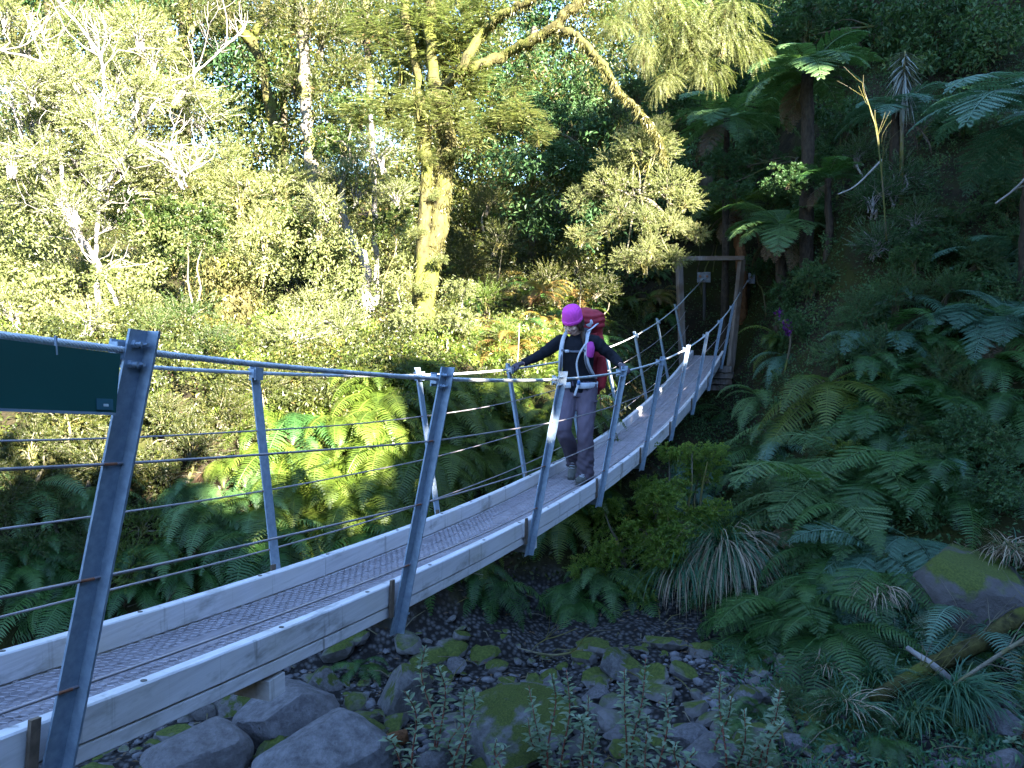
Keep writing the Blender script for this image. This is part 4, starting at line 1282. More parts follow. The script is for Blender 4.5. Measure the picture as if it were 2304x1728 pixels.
def rockmat(name, c0, c1, moss):
    m, nt, b, out = new_mat(name)
    f = noise(nt, 5, 9, rough=.72); g = noise(nt, 1.6, 4)
    c = ramp(nt, f, [(.32, c0), (.5, tuple((a + b_) / 2 for a, b_ in zip(c0, c1))), (.68, c1)])
    oi = nt.nodes.new('ShaderNodeObjectInfo')
    c = mixc(nt, ramp(nt, oi.outputs['Random'], [(0, (.0, .0, .0)), (1, (.35, .35, .35))]), c, (.12, .10, .09))
    geo = nt.nodes.new('ShaderNodeNewGeometry'); sx = nt.nodes.new('ShaderNodeSeparateXYZ'); nt.links.new(geo.outputs['Normal'], sx.inputs[0])
    a = nt.nodes.new('ShaderNodeMath'); a.operation = 'MULTIPLY_ADD'; nt.links.new(g, a.inputs[0]); a.inputs[1].default_value = 1.6; a.inputs[2].default_value = -1.2 + moss
    d = nt.nodes.new('ShaderNodeMath'); d.operation = 'MULTIPLY_ADD'; nt.links.new(sx.outputs[2], d.inputs[0]); d.inputs[1].default_value = .5; nt.links.new(a.outputs[0], d.inputs[2])
    k = ramp(nt, d.outputs[0], [(.40, (0, 0, 0)), (.55, (1, 1, 1))])
    h = noise(nt, 40, 3)
    mc = ramp(nt, h, [(.3, (.03, .045, .008)), (.7, (.085, .105, .018))])
    c = mixc(nt, k, c, mc)
    nt.links.new(c, b.inputs['Base Color']); b.inputs['Roughness'].default_value = .8; b.inputs['Specular IOR Level'].default_value = .25
    bump(nt, b, f, .8, .06)
    return m
M['rock'] = rockmat('river_stone', (.055, .052, .057), (.21, .20, .22), .05)
M['rock_dark'] = rockmat('dark_stone', (.03, .028, .03), (.085, .08, .085), .5)
M['rock_moss'] = rockmat('mossy_stone', (.055, .052, .055), (.18, .172, .18), .52)
RK = [rockmesh(900 + i) for i in range(6)]
for me in RK: me.materials.append(M['rock'])
pebs = [rockmesh(950 + i, 1, .2, .7) for i in range(5)]
pv = []
for me in pebs:
    v = np.zeros(len(me.vertices) * 3); me.vertices.foreach_get('co', v)
    q = np.zeros(len(me.polygons) * 3, int); me.loops.foreach_get('vertex_index', q); pv.append((v.reshape(-1, 3), q.reshape(-1, 3)))
mb = MB()
C = scatter(5200, 4.2, 7.3, -58, 18, cond=lambda x, y, z: (z < EYE - 2.85) & (rng.random(len(x)) < .35 + .65 * (np.sin(x * 2.3 + y) * np.sin(y * 1.9 - x) > -.1)))
sz = .012 + .062 * rng.power(.40, len(C)) ** 2.6
for p, s in zip(C, sz):
    v, q = pv[int(rng.integers(0, 5))]
    a = rng.uniform(0, 6.28); ca, sa = math.cos(a), math.sin(a)
    R3 = np.array([[ca, -sa, 0], [sa, ca, 0], [0, 0, 1]])
    mb.add((v * [s * rng.uniform(.8, 1.5), s, s * rng.uniform(.6, 1)]) @ R3.T + p + [0, 0, s * .2], t=q)
tag(obj('gravel', mb, M['rock'], smooth=True), 'grey gravel and cobbles of the stream bed', 'gravel', kind='stuff')
bpy.data.batch_remove(pebs)

mb = MB(); cv = []
for k in range(4):
    me = rockmesh(970 + k, 2); v = np.zeros(len(me.vertices) * 3); me.vertices.foreach_get('co', v)
    q = np.zeros(len(me.polygons) * 3, int); me.loops.foreach_get('vertex_index', q); cv.append((v.reshape(-1, 3), q.reshape(-1, 3))); bpy.data.meshes.remove(me)
for p_ in scatter(560, 4.6, 7.7, -52, 6, cond=lambda x, y, z: z < EYE - 2.7):
    v, q = cv[int(rng.integers(0, 4))]; s_ = .04 + .15 * rng.power(.6) ** 2
    R3 = np.array(Euler(rng.uniform(-.5, .5, 3) + [0, 0, rng.uniform(0, 6)]).to_matrix())
    mb.add((v * [s_ * rng.uniform(.8, 1.5), s_, s_ * rng.uniform(.5, .9)]) @ R3.T + p_ + [0, 0, s_ * .2], t=q)
tag(obj('cobbles', mb, M['rock_moss']), 'angular grey and mossy stones lying over the gravel', 'stones', kind='stuff')

def boulder(label, px, py, rp, mossy=False, sz=(1, 1, 1), rot=(0, 0, 0), lift=.25):
    p = hit(px, py + rp * .35)
    d = float((p - CAM) @ _cd); R = rp / 1770 * d
    me = RK[int(rng.integers(0, 6))]
    o = bpy.data.objects.new('boulder', me); COL.objects.link(o)
    setmat(o, M['rock_moss'] if mossy else M['rock'])
    o.location = p + np.array([0, 0, R * lift]); o.scale = (R * sz[0], R * sz[1], R * sz[2]); o.rotation_euler = (rot[0], rot[1], rng.uniform(0, 6.28) if rot[2] == 0 else rot[2])
    return tag(o, label, 'rock', 'boulders of the stream bed')
for a in (
    ('broad grey boulder under the near half of the deck', 640, 1530, 140, False, (1, .9, .85)),
    ('largest grey boulder, at the bottom edge below the deck', 690, 1630, 175, False, (1.1, .9, .7)),
    ('grey boulder at the bottom left beneath the deck edge', 420, 1620, 120, False, (1, 1, .8)),
    ('small dark boulder just left of the broad grey one', 500, 1520, 50, True),
    ('flat brown stone in the shade under the deck splice', 700, 1465, 45, True),
    ('upright mossy boulder behind the tallest leafy stems', 870, 1500, 88, True, (.8, .8, 1.2)),
    ('low boulder thick with green moss in the middle of the stream bed', 1110, 1550, 145, True, (1.2, .9, .6)),
    ('leaning slab of purple grey rock beside the mossy boulder', 1020, 1520, 60, False, (.55, .5, 1.1), (.3, .5, .4)),
    ('small pale stone at the dark mouth under the deck', 985, 1440, 28),
    ('round grey stone below the red stemmed plants in the middle', 1190, 1480, 34),
    ('smooth blue grey slab at the bottom beside the red stems', 1530, 1625, 75, False, (1.1, .9, .7)),
    ('dark boulder tucked behind the blue grey slab', 1480, 1590, 55, False, (1, 1, .8)),
    ('big flat topped rock at the right edge under the ferns', 2140, 1250, 150, True, (1.2, 1, .85)),
    ('rounded grey boulder at the right edge beside the tussock', 2160, 1570, 55, False),
    ('pale stone at the bottom right corner', 2170, 1650, 45, False),
    ('mossy stone under the pale leaved stems right of centre', 1600, 1510, 48, True),
    ('angular stone between the two clumps of red stems', 1330, 1590, 36, False),
    ('grey stone at the bottom edge left of the mossy boulder', 960, 1640, 60, False),
    ('wet dark stone at the foot of the left bank', 420, 1440, 70, True),
    ('mossy block at the foot of the bank below the hanging ferns', 1330, 1440, 52, True),
    ('brown stone in front of the mossy boulder', 830, 1620, 40, False),
    ('half buried stone right of the low mossy boulder', 1290, 1500, 30, False),
    ('grey stone below the long dead stick', 1720, 1610, 36, False),
):
    o = boulder(*a)
    if 'flat topped' in a[0]: o.data = RK[2]; setmat(o, M['rock_dark']); o.rotation_euler = (.1, -.15, 1.0); o.rotation_euler = (.25, -.3, 2.2); o.scale = [1.1 * k_ for k_ in o.scale]; o.location.z -= .16

mb = MB(); C = scatter(620, 4.9, 8.6, -7, 14, cond=lambda x, y, z: rng.random(len(x)) < _sm((np.degrees(np.arctan2(x - CAMX, y)) + 8) / 8 + .5 * np.sin(x * 3) * np.sin(y * 2.3)))
m = 14; P = np.repeat(C, m, 0) + rng.normal(0, 1, (len(C) * m, 3)) * [.07, .07, 0]
P[:, 2] = H(P[:, 0], P[:, 1]) + np.abs(rng.normal(0, .05, len(P)))
leaves(mb, P, rng.normal(size=P.shape) * [.6, .6, .4] + [0, 0, .5], rng.normal(0, .6, P.shape) + [0, -.5, .6], .075 * rng.uniform(.5, 1.3, len(P)), .018, np.clip(rng.normal(.5, .2, len(P)), 0, 1))
tag(obj('ground_cover', mb, M['grass_green']), 'short grass and herbs over the stones at the lower right', 'undergrowth', kind='stuff')

mb = MB()
for reg, n in (((5.0, 9.0, -50, 13), 260), ((8, 12, -50, 13), 260)):
    for q in scatter(n, *reg):
        a = rng.uniform(0, 6.28); l = rng.uniform(.06, .32); d = np.array([math.cos(a), math.sin(a), rng.normal(0, .35)])
        tube(mb, [q + [0, 0, .03], q + d * l * .5 + [0, 0, .05 + rng.uniform(0, .02)], q + d * l + [0, 0, .03]], [.0055, .005, .003], 4, False)
tag(obj('twig_litter', mb, M['bark_grey'], smooth=True), 'small dead twigs lying over stones and banks', 'twigs', kind='stuff')
mb = MB(); C = scatter(2600, 5, 12, -52, 13); leaves(mb, C + [0, 0, .03], rng.normal(size=C.shape) * [1, 1, .3], rng.normal(0, .4, C.shape) + [0, 0, 1], rng.uniform(.03, .07, len(C)), .022, rng.uniform(0, 1, len(C)))
tag(obj('leaf_litter', mb, M['fern_dead']), 'brown dead leaves strewn over the stream bed and banks', 'leaves', kind='stuff')

# ------------------------------------------------------------------ trees of the left and middle
def moss_fringe(pts, per, L, r=.09, droop=1.0):
    """short hanging moss along a limb"""
    mb = MB(); P = smoothpath([at(*q) for q in pts], 60)
    n = per
    i = rng.integers(0, 60, n)
    C = P[i] + rdir(n) * (r * rng.uniform(.85, 1.12, (n, 1)))
    leaves(mb, C, rng.normal(0, .45, (n, 3)) + [0, 0, -droop], rng.normal(size=(n, 3)), L * rng.uniform(.4, 1.3, n), L * .16, np.clip(rng.normal(.5, .2, n), 0, 1))
    return mb
T1 = [(925, 800, 11.9), (915, 700, 11.9), (922, 600, 11.9), (946, 486, 12), (958, 380, 12), (965, 295, 12), (945, 200, 12), (933, 90, 12.1), (933, -60, 12.2)]
T1b = [(905, 660, 11.85), (921, 416, 11.9), (915, 290, 12), (905, 200, 12.2), (880, 60, 12.4), (868, -40, 12.5)]
M1 = [(965, 190, 11.9), (1000, 140, 11.5), (1039, 76, 11.6), (1067, 45, 11.4), (1102, 24, 11.2), (1147, 3, 11.0), (1210, -40, 10.8)]
M2 = [(940, 215, 12.0), (985, 165, 11.8), (1030, 142, 11.6), (1088, 118, 11.6), (1147, 87, 11.3), (1196, 59, 11.1), (1223, 28, 11.0), (1262, 0, 10.9), (1320, -50, 10.8)]
M3 = [(1200, 60, 11.1), (1241, 76, 10.9), (1282, 115, 10.8), (1310, 153, 10.7), (1338, 198, 10.7), (1380, 240, 10.6), (1407, 275, 10.6), (1425, 310, 10.6), (1432, 345, 10.6)]
tree('great mossy tree with a golden twin trunk and a hairy branch drooping to the right',
     [(T1, .175, .07), (T1b, .10, .055), (M2, .075, .062), (M1, .07, .05), (M3, .055, .018)], M['bark_moss'],
     [(905, 60, 12.4, .6), (985, 70, 12.2, .6), (860, 130, 12.5, .6), (1000, 175, 11.8, .5), (1075, 245, 11.4, .45), (1130, 250, 11.2, .36), (985, 240, 11.6, .42), (1040, 290, 11.4, .32), (1160, 290, 11.2, .26),
      (870, 30, 12.8, .65), (1060, 20, 12, .5), (840, 220, 11.7, .45), (905, 215, 11.4, .4), (870, 280, 11.4, .3), (780, 240, 12, .4), (960, 130, 12.6, .5), (1110, 180, 11.8, .32), (830, 60, 12.6, .55),
      (915, 620, 11.5, .16, 'broad'), (950, 560, 11.6, .14, 'broad'), (890, 700, 11.4, .2, 'broad'), (945, 700, 11.4, .2, 'broad'), (915, 740, 11.3, .2, 'fine'), (940, 420, 11.7, .12, 'broad'), (905, 500, 11.6, .14, 'fine'), (975, 330, 11.8, .14, 'broad'), (930, 340, 11.7, .16, 'beech'),
      (1330, 60, 11.6, .3, 'weep'), (1390, 110, 11.6, .3, 'weep'), (1440, 180, 11.8, .28, 'weep'), (1620, 110, 12.2, .3, 'weep'), (1370, 30, 12, .4, 'weep'),
      (1490, 60, 12.2, .75, 'weep'), (1560, 60, 12, .6, 'weep'), (1440, 20, 12.4, .6, 'weep'), (1520, 150, 12, .4, 'weep'), (1590, 20, 12, .5, 'weep'), (1400, -10, 12.6, .6, 'weep'), (1480, 110, 12.1, .45, 'weep')], 'beech', M['leaf_pale'], M['bark_moss'], name='mossy_tree',
     extra=[('moss', moss_fringe(M3, 2400, .10, .042), M['moss_hair']), ('moss', moss_fringe(M2, 1500, .07, .066), M['moss_hair']), ('moss', moss_fringe(M1, 1100, .08, .058), M['moss_hair']), ('moss', moss_fringe(T1[:7], 6500, .10, .135), M['moss_hair']), ('moss', moss_fringe(T1b[:4], 2800, .10, .09), M['moss_hair'])], k=14)
tree('slim pale trunk standing straight left of the mossy tree',
     [([(681, 580, 19), (679, 500, 19), (675, 382, 19), (667, 288, 19), (663, 208, 19), (656, 104, 19), (650, -40, 19)], .17, .12), ([(656, 104, 19), (672, 50, 18.8), (705, -30, 18.6)], .08, .06)], M['bark_grey'],
     [(700, 60, 18.8, .9), (620, 20, 19.4, .8), (740, 150, 18.4, .8), (640, 180, 19.6, .6)], 'fine', M['leaf_olive'], M['bark_grey'])
tree('forked trunk leaning left beneath the strip of blue sky',
     [([(612, 420, 21), (600, 330, 21), (590, 257, 21), (580, 208, 21), (555, 115, 21), (514, 55, 21), (483, 5, 21), (460, -40, 21)], .15, .12), ([(540, 95, 21), (560, 50, 20.9), (590, -30, 20.8)], .10, .08)], M['bark_moss'],
     [(490, 30, 20.6, .7), (560, 20, 21.3, .7)], 'fine', M['leaf_olive'], M['bark_grey'], extra=[('moss', moss_fringe([(514, 55, 21), (483, 5, 21), (460, -40, 21)], 500, .3), M['moss_hair'])])
tree('thin dark trunk between the slim pale trunk and the mossy tree',
     [([(803, 330, 22), (798, 208, 22), (789, 38, 22), (785, -50, 22)], .11, .09)], M['bark_dark'], [(790, 60, 21.5, .8), (830, -10, 22.4, .8)], 'fine', M['leaf_olive'], M['bark_dark'])
tree('slender sunlit pole trunk just left of the golden twin trunk',
     [([(812, 575, 16), (810, 470, 16), (807, 361, 16), (800, 250, 16.2)], .06, .045)], M['bark_pale'], [(815, 330, 15.6, .6), (770, 400, 15.4, .6), (850, 420, 15.2, .45)], 'fine', M['leaf_pale'], M['bark_pale'])
tree('short pale trunk bent like an elbow on the sunlit bank',
     [([(790, 565, 15), (770, 540, 15), (757, 510, 15), (744, 470, 15), (735, 400, 15.2)], .10, .06)], M['bark_pale'], [(730, 380, 15, .5), (700, 440, 14.6, .5)], 'fine', M['leaf_pale'], M['bark_pale'])
for lab, px, p0, dp, r in (('dark trunk at the left behind the pale shrubs', 392, (560, -60), 24, .20), ('dark trunk under the bright gap in the upper left', 300, (420, -60), 26, .22),
                           ('thin trunk far back right of the forked trunk', 620, (420, -60), 27, .12), ('far trunk in shadow left of the drooping branch', 1150, (480, 60), 22, .13),
                           ('far dark trunk below the arching branch', 1270, (470, 100), 21, .16), ('far dark trunk at the upper right of the portal', 1530, (330, -60), 22, .17),
                           ('far dark trunk above the lancewood', 2040, (260, -60), 21, .14), ('far trunk at the top right corner', 2170, (330, -60), 19, .12), ('broad shaded trunk at the far left', 120, (300, -60), 22, .22)):
    tree(lab, [([(px, p0[0], dp), (px + rng.uniform(-12, 12), (p0[0] + p0[1]) / 2, dp), (px + rng.uniform(-25, 25), p0[1], dp)], r, r * .75)], M['bark_dark'],
         [(px + rng.uniform(-60, 60), p0[1] + 90 + 110 * q, dp - rng.uniform(.2, 1.2), rng.uniform(.8, 1.2)) for q in range(2)], 'broad' if px > 1100 else 'fine', M['leaf_dark'] if px > 1100 else M['leaf_olive'], M['bark_dark'], group='background tree trunks')
mb = MB()
st0 = hit(500, 690); 
sr = thing('mossy_stump', 'tall stump coated in golden moss on the sunlit terrace', 'stump', st0)
tube(mb, smoothpath([st0 - [0, 0, .2], st0 + [0, .05, .5], at(500, 560, float((st0 - CAM) @ _cd))], 12), np.linspace(.38, .24, 12), 12, jit=.12)
o = obj('trunk', mb, M['bark_moss'], sr, True); o.matrix_parent_inverse = Matrix.Translation(-sr.location)
mb = MB(); n = 2200
C = st0 + rng.normal(0, 1, (n, 3)) * [.28, .28, 0] + [0, 0, 1] * rng.uniform(0, 1.1, (n, 1))
leaves(mb, C, rng.normal(0, .5, (n, 3)) + [0, 0, -.8], rng.normal(size=(n, 3)), .13, .025, np.clip(rng.normal(.6, .2, n), 0, 1))
o = obj('moss', mb, M['moss_hair'], sr); o.matrix_parent_inverse = Matrix.Translation(-sr.location)

# ---- multi-stemmed pale tree in the upper left, all twigs and small leaves
paths = [([(210, 640, 12.5), (205, 560, 12.5), (149, 470, 12.5), (125, 312, 12.6), (120, 220, 12.6)], .045, .025)]
for pp in ([(205, 560, 12.5), (215, 420, 12.3), (222, 250, 12.2), (215, 122, 12), (132, 10, 12), (90, -50, 12)],
           [(149, 470, 12.5), (60, 330, 12.2), (20, 200, 12)],
           [(222, 250, 12.2), (194, 194, 12), (104, 139, 11.8), (0, 108, 11.6)],
           [(215, 420, 12.3), (290, 300, 12.4), (345, 210, 12.6), (417, 160, 12.6), (486, 100, 12.6)],
           [(290, 300, 12.4), (360, 340, 12.5), (400, 380, 12.6)], [(253, 660, 12), (225, 590, 12.2), (187, 520, 12.3)]):
    paths.append((pp, .032, .010))
mb = MB()
for pp, _, _ in paths[1:]:
    for q in pp[1:]:
        p = at(*q)
        for k in range(4): branchy(mb, p, rdir(1)[0] + [0, -.2, .5], rng.uniform(.4, .8), .011, 2, .5, .25)
tree('many stemmed pale tree full of bare white twigs filling the upper left', paths, M['bark_pale'],
     [(70, 240, 12.6, .75), (40, 100, 12.4, .6), (160, 330, 13, .75), (250, 160, 13, .7), (330, 270, 13.2, .7), (420, 250, 13.4, .7), (60, 420, 12.8, .8), (200, 60, 13, .6), (330, 110, 13.4, .6),
      (270, 400, 13.2, .75), (130, 200, 13, .6), (380, 360, 13.2, .6), (20, 330, 12.4, .6), (90, 330, 11.6, .5), (200, 260, 11.7, .55), (300, 200, 11.8, .5), (150, 150, 11.6, .45), (60, 180, 11.4, .45), (250, 340, 11.5, .5), (150, 440, 11.4, .5), (300, 60, 12, .5), (390, 190, 12.6, .5), (20, 30, 12, .5)], 'fine', M['leaf_pale'], M['bark_pale'], name='twiggy_tree', extra=[('bare_twigs', mb, M['bark_pale'])])

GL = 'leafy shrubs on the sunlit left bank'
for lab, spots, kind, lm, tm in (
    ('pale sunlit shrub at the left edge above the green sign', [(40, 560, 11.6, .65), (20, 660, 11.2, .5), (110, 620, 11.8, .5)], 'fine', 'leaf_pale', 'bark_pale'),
    ('pale shrub with slanting white stems left of the nearest post', [(170, 600, 11.6, .5), (200, 690, 11, .45), (280, 640, 11.8, .45)], 'fine', 'leaf_pale', 'bark_pale'),
    ('round leafy shrub above the top of the nearest post', [(330, 460, 13, .6), (420, 480, 13.2, .6), (380, 560, 13, .45)], 'broad', 'leaf_mid', 'bark_grey'),
    ('olive shrub between the nearest post and the golden stump', [(390, 680, 11, .5), (330, 710, 10.6, .4), (460, 740, 10.6, .4)], 'fine', 'leaf_mid', 'bark_grey'),
    ('leafy bush in front of the forked trunk', [(520, 420, 15, .7), (600, 390, 15.4, .7), (560, 500, 15, .6), (480, 340, 15.5, .6)], 'fine', 'leaf_pale', 'bark_grey'),
    ('bush at the foot of the slim pale trunk', [(620, 560, 14.6, .55), (690, 540, 15, .5), (640, 470, 15.4, .5)], 'broad', 'leaf_mid', 'bark_grey'),
    ('grey green bush against the slender pole trunk', [(740, 300, 16.4, .7), (770, 230, 17, .7), (720, 440, 15.6, .5), (840, 480, 15.2, .45)], 'broad', 'leaf_mid', 'bark_grey'),
    ('overexposed bright bush below the bent pale trunk', [(690, 660, 11.8, .5), (640, 720, 11.2, .5), (740, 700, 11.6, .45), (760, 620, 12.6, .4)], 'fine', 'leaf_pale', 'bark_pale'),
    ('bright bush clinging to the foot of the mossy tree', [(870, 690, 11.3, .3), (985, 690, 11.3, .3), (935, 760, 11, .28), (1000, 620, 11.6, .24), (860, 600, 11.8, .24)], 'broad', 'leaf_pale', 'bark_pale'),
    ('dull green bush hanging at the left edge below the sign', [(60, 960, 9.6, .45), (150, 900, 9.8, .45), (210, 990, 9.4, .4), (40, 1060, 9.2, .4)], 'fine', 'leaf_olive', 'bark_grey'),
    ('drooping bush left of the nearest post below the rail', [(120, 1100, 9, .4), (60, 1180, 8.8, .4), (190, 1180, 8.8, .35), (20, 1100, 9, .3), (260, 1100, 9, .3)], 'fine', 'leaf_mid', 'bark_grey'),
    ('small leaved bush just right of the nearest post', [(360, 900, 9.9, .42), (420, 960, 9.6, .38), (330, 1000, 9.4, .35), (470, 880, 10, .4)], 'fine', 'leaf_olive', 'bark_grey'),
    ('yellowish bush low behind the kerb right of the nearest post', [(310, 1130, 8.9, .36), (280, 1220, 8.7, .34), (370, 1190, 8.8, .3)], 'fine', 'leaf_yellow', 'bark_grey'),
    ('bush of golden leaves behind the first far side post', [(560, 830, 10.6, .42), (640, 820, 10.8, .36), (520, 910, 10, .34)], 'fine', 'leaf_olive', 'bark_grey'),
    ('airy olive shrub on the mossy slope right of the twin trunk', [(1080, 520, 16, .5), (1010, 560, 15.6, .45), (1060, 430, 17, .5)], 'fine', 'leaf_olive', 'bark_grey'),
    ('sunlit silvery shrub hanging above the walker', [(1390, 330, 13.4, .5), (1440, 400, 13.2, .5), (1350, 410, 13.4, .45), (1430, 300, 13.2, .35), (1330, 350, 13.6, .35), (1480, 430, 13.2, .35), (1400, 470, 13, .35), (1360, 300, 13.3, .3), (1300, 400, 13.6, .35), (1340, 455, 13.3, .35), (1450, 480, 13.1, .32), (1400, 530, 13, .3), (1310, 490, 13.4, .3), (1250, 430, 13.8, .3), (1260, 510, 13.6, .3), (1500, 500, 13.2, .28), (1460, 555, 13.1, .28), (1350, 560, 13.2, .3), (1420, 270, 13.4, .25)], 'fine', 'leaf_pale', 'bark_grey'),
    ('dark shrub in the shadow left of the drooping branch', [(1180, 330, 17.5, .7), (1240, 260, 18, .7), (1130, 200, 18, .6), (1280, 360, 17.4, .55)], 'broad', 'leaf_dark', 'bark_dark'),
    ('green bush under the end of the drooping branch', [(1340, 260, 15.6, .55), (1380, 200, 16.4, .6), (1300, 280, 16, .45)], 'fine', 'leaf_mid', 'bark_dark'),
    ('low olive bush on the bank behind the walker', [(1180, 600, 14.4, .42), (1250, 560, 15, .42), (1300, 620, 14.2, .4), (1390, 560, 15, .4)], 'fine', 'leaf_olive', 'bark_grey'),
    ('mossy yellow bush between the mossy tree and the walker', [(1050, 640, 13.6, .42), (1100, 720, 12.8, .36), (1010, 720, 12.8, .36)], 'fine', 'leaf_yellow', 'bark_grey'),
): shrub(lab, spots, kind, M[lm], M[tm], GL)

GR = 'leafy shrubs on the shaded right bank'
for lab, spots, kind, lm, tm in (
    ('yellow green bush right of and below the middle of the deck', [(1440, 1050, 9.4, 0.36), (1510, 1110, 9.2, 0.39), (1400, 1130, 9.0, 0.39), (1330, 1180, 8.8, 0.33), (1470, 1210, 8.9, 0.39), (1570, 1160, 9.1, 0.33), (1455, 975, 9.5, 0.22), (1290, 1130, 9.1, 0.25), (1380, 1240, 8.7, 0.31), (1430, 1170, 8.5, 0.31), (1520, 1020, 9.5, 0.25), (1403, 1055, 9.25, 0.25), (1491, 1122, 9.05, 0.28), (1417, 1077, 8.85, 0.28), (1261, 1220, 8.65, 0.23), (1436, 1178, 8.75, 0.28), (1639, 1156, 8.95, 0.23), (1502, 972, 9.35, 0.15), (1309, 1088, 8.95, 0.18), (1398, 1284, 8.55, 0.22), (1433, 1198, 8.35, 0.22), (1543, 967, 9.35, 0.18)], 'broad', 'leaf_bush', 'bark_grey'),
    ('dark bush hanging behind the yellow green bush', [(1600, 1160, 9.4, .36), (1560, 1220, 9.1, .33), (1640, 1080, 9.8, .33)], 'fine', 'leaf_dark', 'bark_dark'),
    ('tall dark shrub with pale twigs between the two tall tree ferns', [(1880, 420, 13, .5), (1940, 380, 13, .5), (1900, 520, 12.8, .5), (1980, 470, 12.8, .42), (1850, 330, 13.4, .4)], 'fine', 'leaf_dark', 'bark_pale'),
    ('glossy dotted shrub below the lancewood', [(2020, 520, 12.4, .42), (1970, 560, 12.2, .42), (2060, 460, 12.6, .36)], 'broad', 'leaf_dark', 'bark_dark'),
    ('dark leafy bush right of the portal', [(1700, 640, 13.4, .45), (1760, 600, 13.4, .45), (1690, 730, 13, .36), (1650, 560, 14.6, .4)], 'broad', 'leaf_dark', 'bark_dark'),
    ('broad dark bush in the middle of the right slope', [(1850, 680, 12, .50), (1930, 640, 12, .5), (1900, 750, 11.6, .45), (1810, 760, 11.8, .38)], 'fine', 'leaf_dark', 'bark_dark'),
    ('bluish bush on the right slope above the big flat topped rock', [(2080, 930, 10.6, .40), (2140, 960, 10.4, .4), (2030, 980, 10.4, .32), (2150, 1050, 10, .35)], 'broad', 'leaf_dark', 'bark_dark'),
    ('dark bush at the right edge beneath the giant frond', [(2180, 420, 11.4, .42), (2150, 380, 11.6, .36), (2210, 520, 11, .4)], 'broad', 'leaf_dark', 'bark_grey'),
    ('dark bush at the right edge halfway down', [(2120, 560, 11.4, .4), (2050, 620, 11.4, .4), (2200, 610, 11, .4)], 'fine', 'leaf_dark', 'bark_dark'),
    ('shadowed bush between the portal and the orange trunked tree fern', [(1520, 500, 16.4, .45), (1470, 470, 16.6, .4), (1550, 440, 17, .42)], 'fine', 'leaf_mid', 'bark_dark'),
    ('dark canopy shrub at the top right of the picture', [(1750, 40, 17.6, .9), (1880, 30, 17.4, .9), (1660, 90, 18, .8), (2010, 60, 17, .9), (2130, 80, 16.4, .8)], 'broad', 'leaf_dark', 'bark_dark'),
    ('dark shrub behind the tallest tree fern', [(1745, 330, 13.4, .4), (1700, 380, 13.6, .4), (1790, 300, 14.2, .3), (1580, 400, 15.6, .45), (1560, 350, 16, .45), (1730, 440, 13.2, .36), (1640, 330, 16.6, .6), (1700, 440, 15.4, .5), (1830, 250, 16.4, .6), (2080, 240, 15.6, .7)], 'broad', 'leaf_dark', 'bark_dark'),
    ('pale spindly shrub on the stream edge at the right', [(2060, 1320, 8.8, .22), (2010, 1350, 8.6, .18)], 'fine', 'olearia', 'bark_grey'),
    ('round leafed bush among the ferns right of the yellow green bush', [(1650, 1080, 9.6, .3), (1690, 1120, 9.4, .26)], 'broad', 'leaf_mid', 'bark_dark'),
    ('leafy bush between the brightest fern and the blue green bush', [(1940, 890, 11, .34), (1980, 930, 10.8, .3)], 'broad', 'leaf_mid', 'bark_dark'),
    ('bright leaved bush just above the two pale spreading ferns', [(1840, 990, 10.2, .28), (1800, 960, 10.4, .24)], 'broad', 'leaf_yellow', 'bark_dark'),
    ('mottled bush beneath the silvery tree fern', [(2090, 830, 10.8, .36), (2030, 790, 11.2, .36)], 'fine', 'leaf_mid', 'bark_dark'),
    ('small leafy bush left of the big flat topped rock', [(1930, 1210, 9, .24), (1900, 1250, 8.8, .2)], 'broad', 'leaf_mid', 'bark_dark'),
    ('low dark bush at the foot of the right bank', [(1700, 1500, 7.4, .2), (1790, 1520, 7.3, .22), (1880, 1560, 7.1, .2), (1950, 1610, 7, .2)], 'fine', 'leaf_dark', 'bark_grey'),
): shrub(lab, spots, kind, M[lm], M[tm], GR)
fl = at(1694, 690, 12.6); fr = thing('flowering_shrub', 'dark shrub with purple blossoms right of the portal', 'shrub', (fl[0], fl[1], gz(fl[0], fl[1])))
mb = MB()
for px, py, r in ((1683, 676, .05), (1698, 698, .07), (1702, 717, .05)):
    c = at(px, py, 12.6); n = 24
    leaves(mb, c + rng.normal(0, r * .5, (n, 3)), rng.normal(0, .6, (n, 3)) + [0, -.6, .2], rng.normal(size=(n, 3)), .055, .04, rng.uniform(0, 1, n))
o = obj('blossom', mb, M['flower'], fr); o.matrix_parent_inverse = Matrix.Translation(-fr.location)
put_cluster(fr, 'broad', at(1720, 700, 12.9), .33, M['leaf_dark'], M['bark_dark'])
mb = MB(); tube(mb, smoothpath([np.array([fl[0], fl[1], gz(fl[0], fl[1]) - .1]), fl + [.1, .1, -.3], fl], 8), .018, 5)
o = obj('stem', mb, M['bark_dark'], fr, True); o.matrix_parent_inverse = Matrix.Translation(-fr.location)

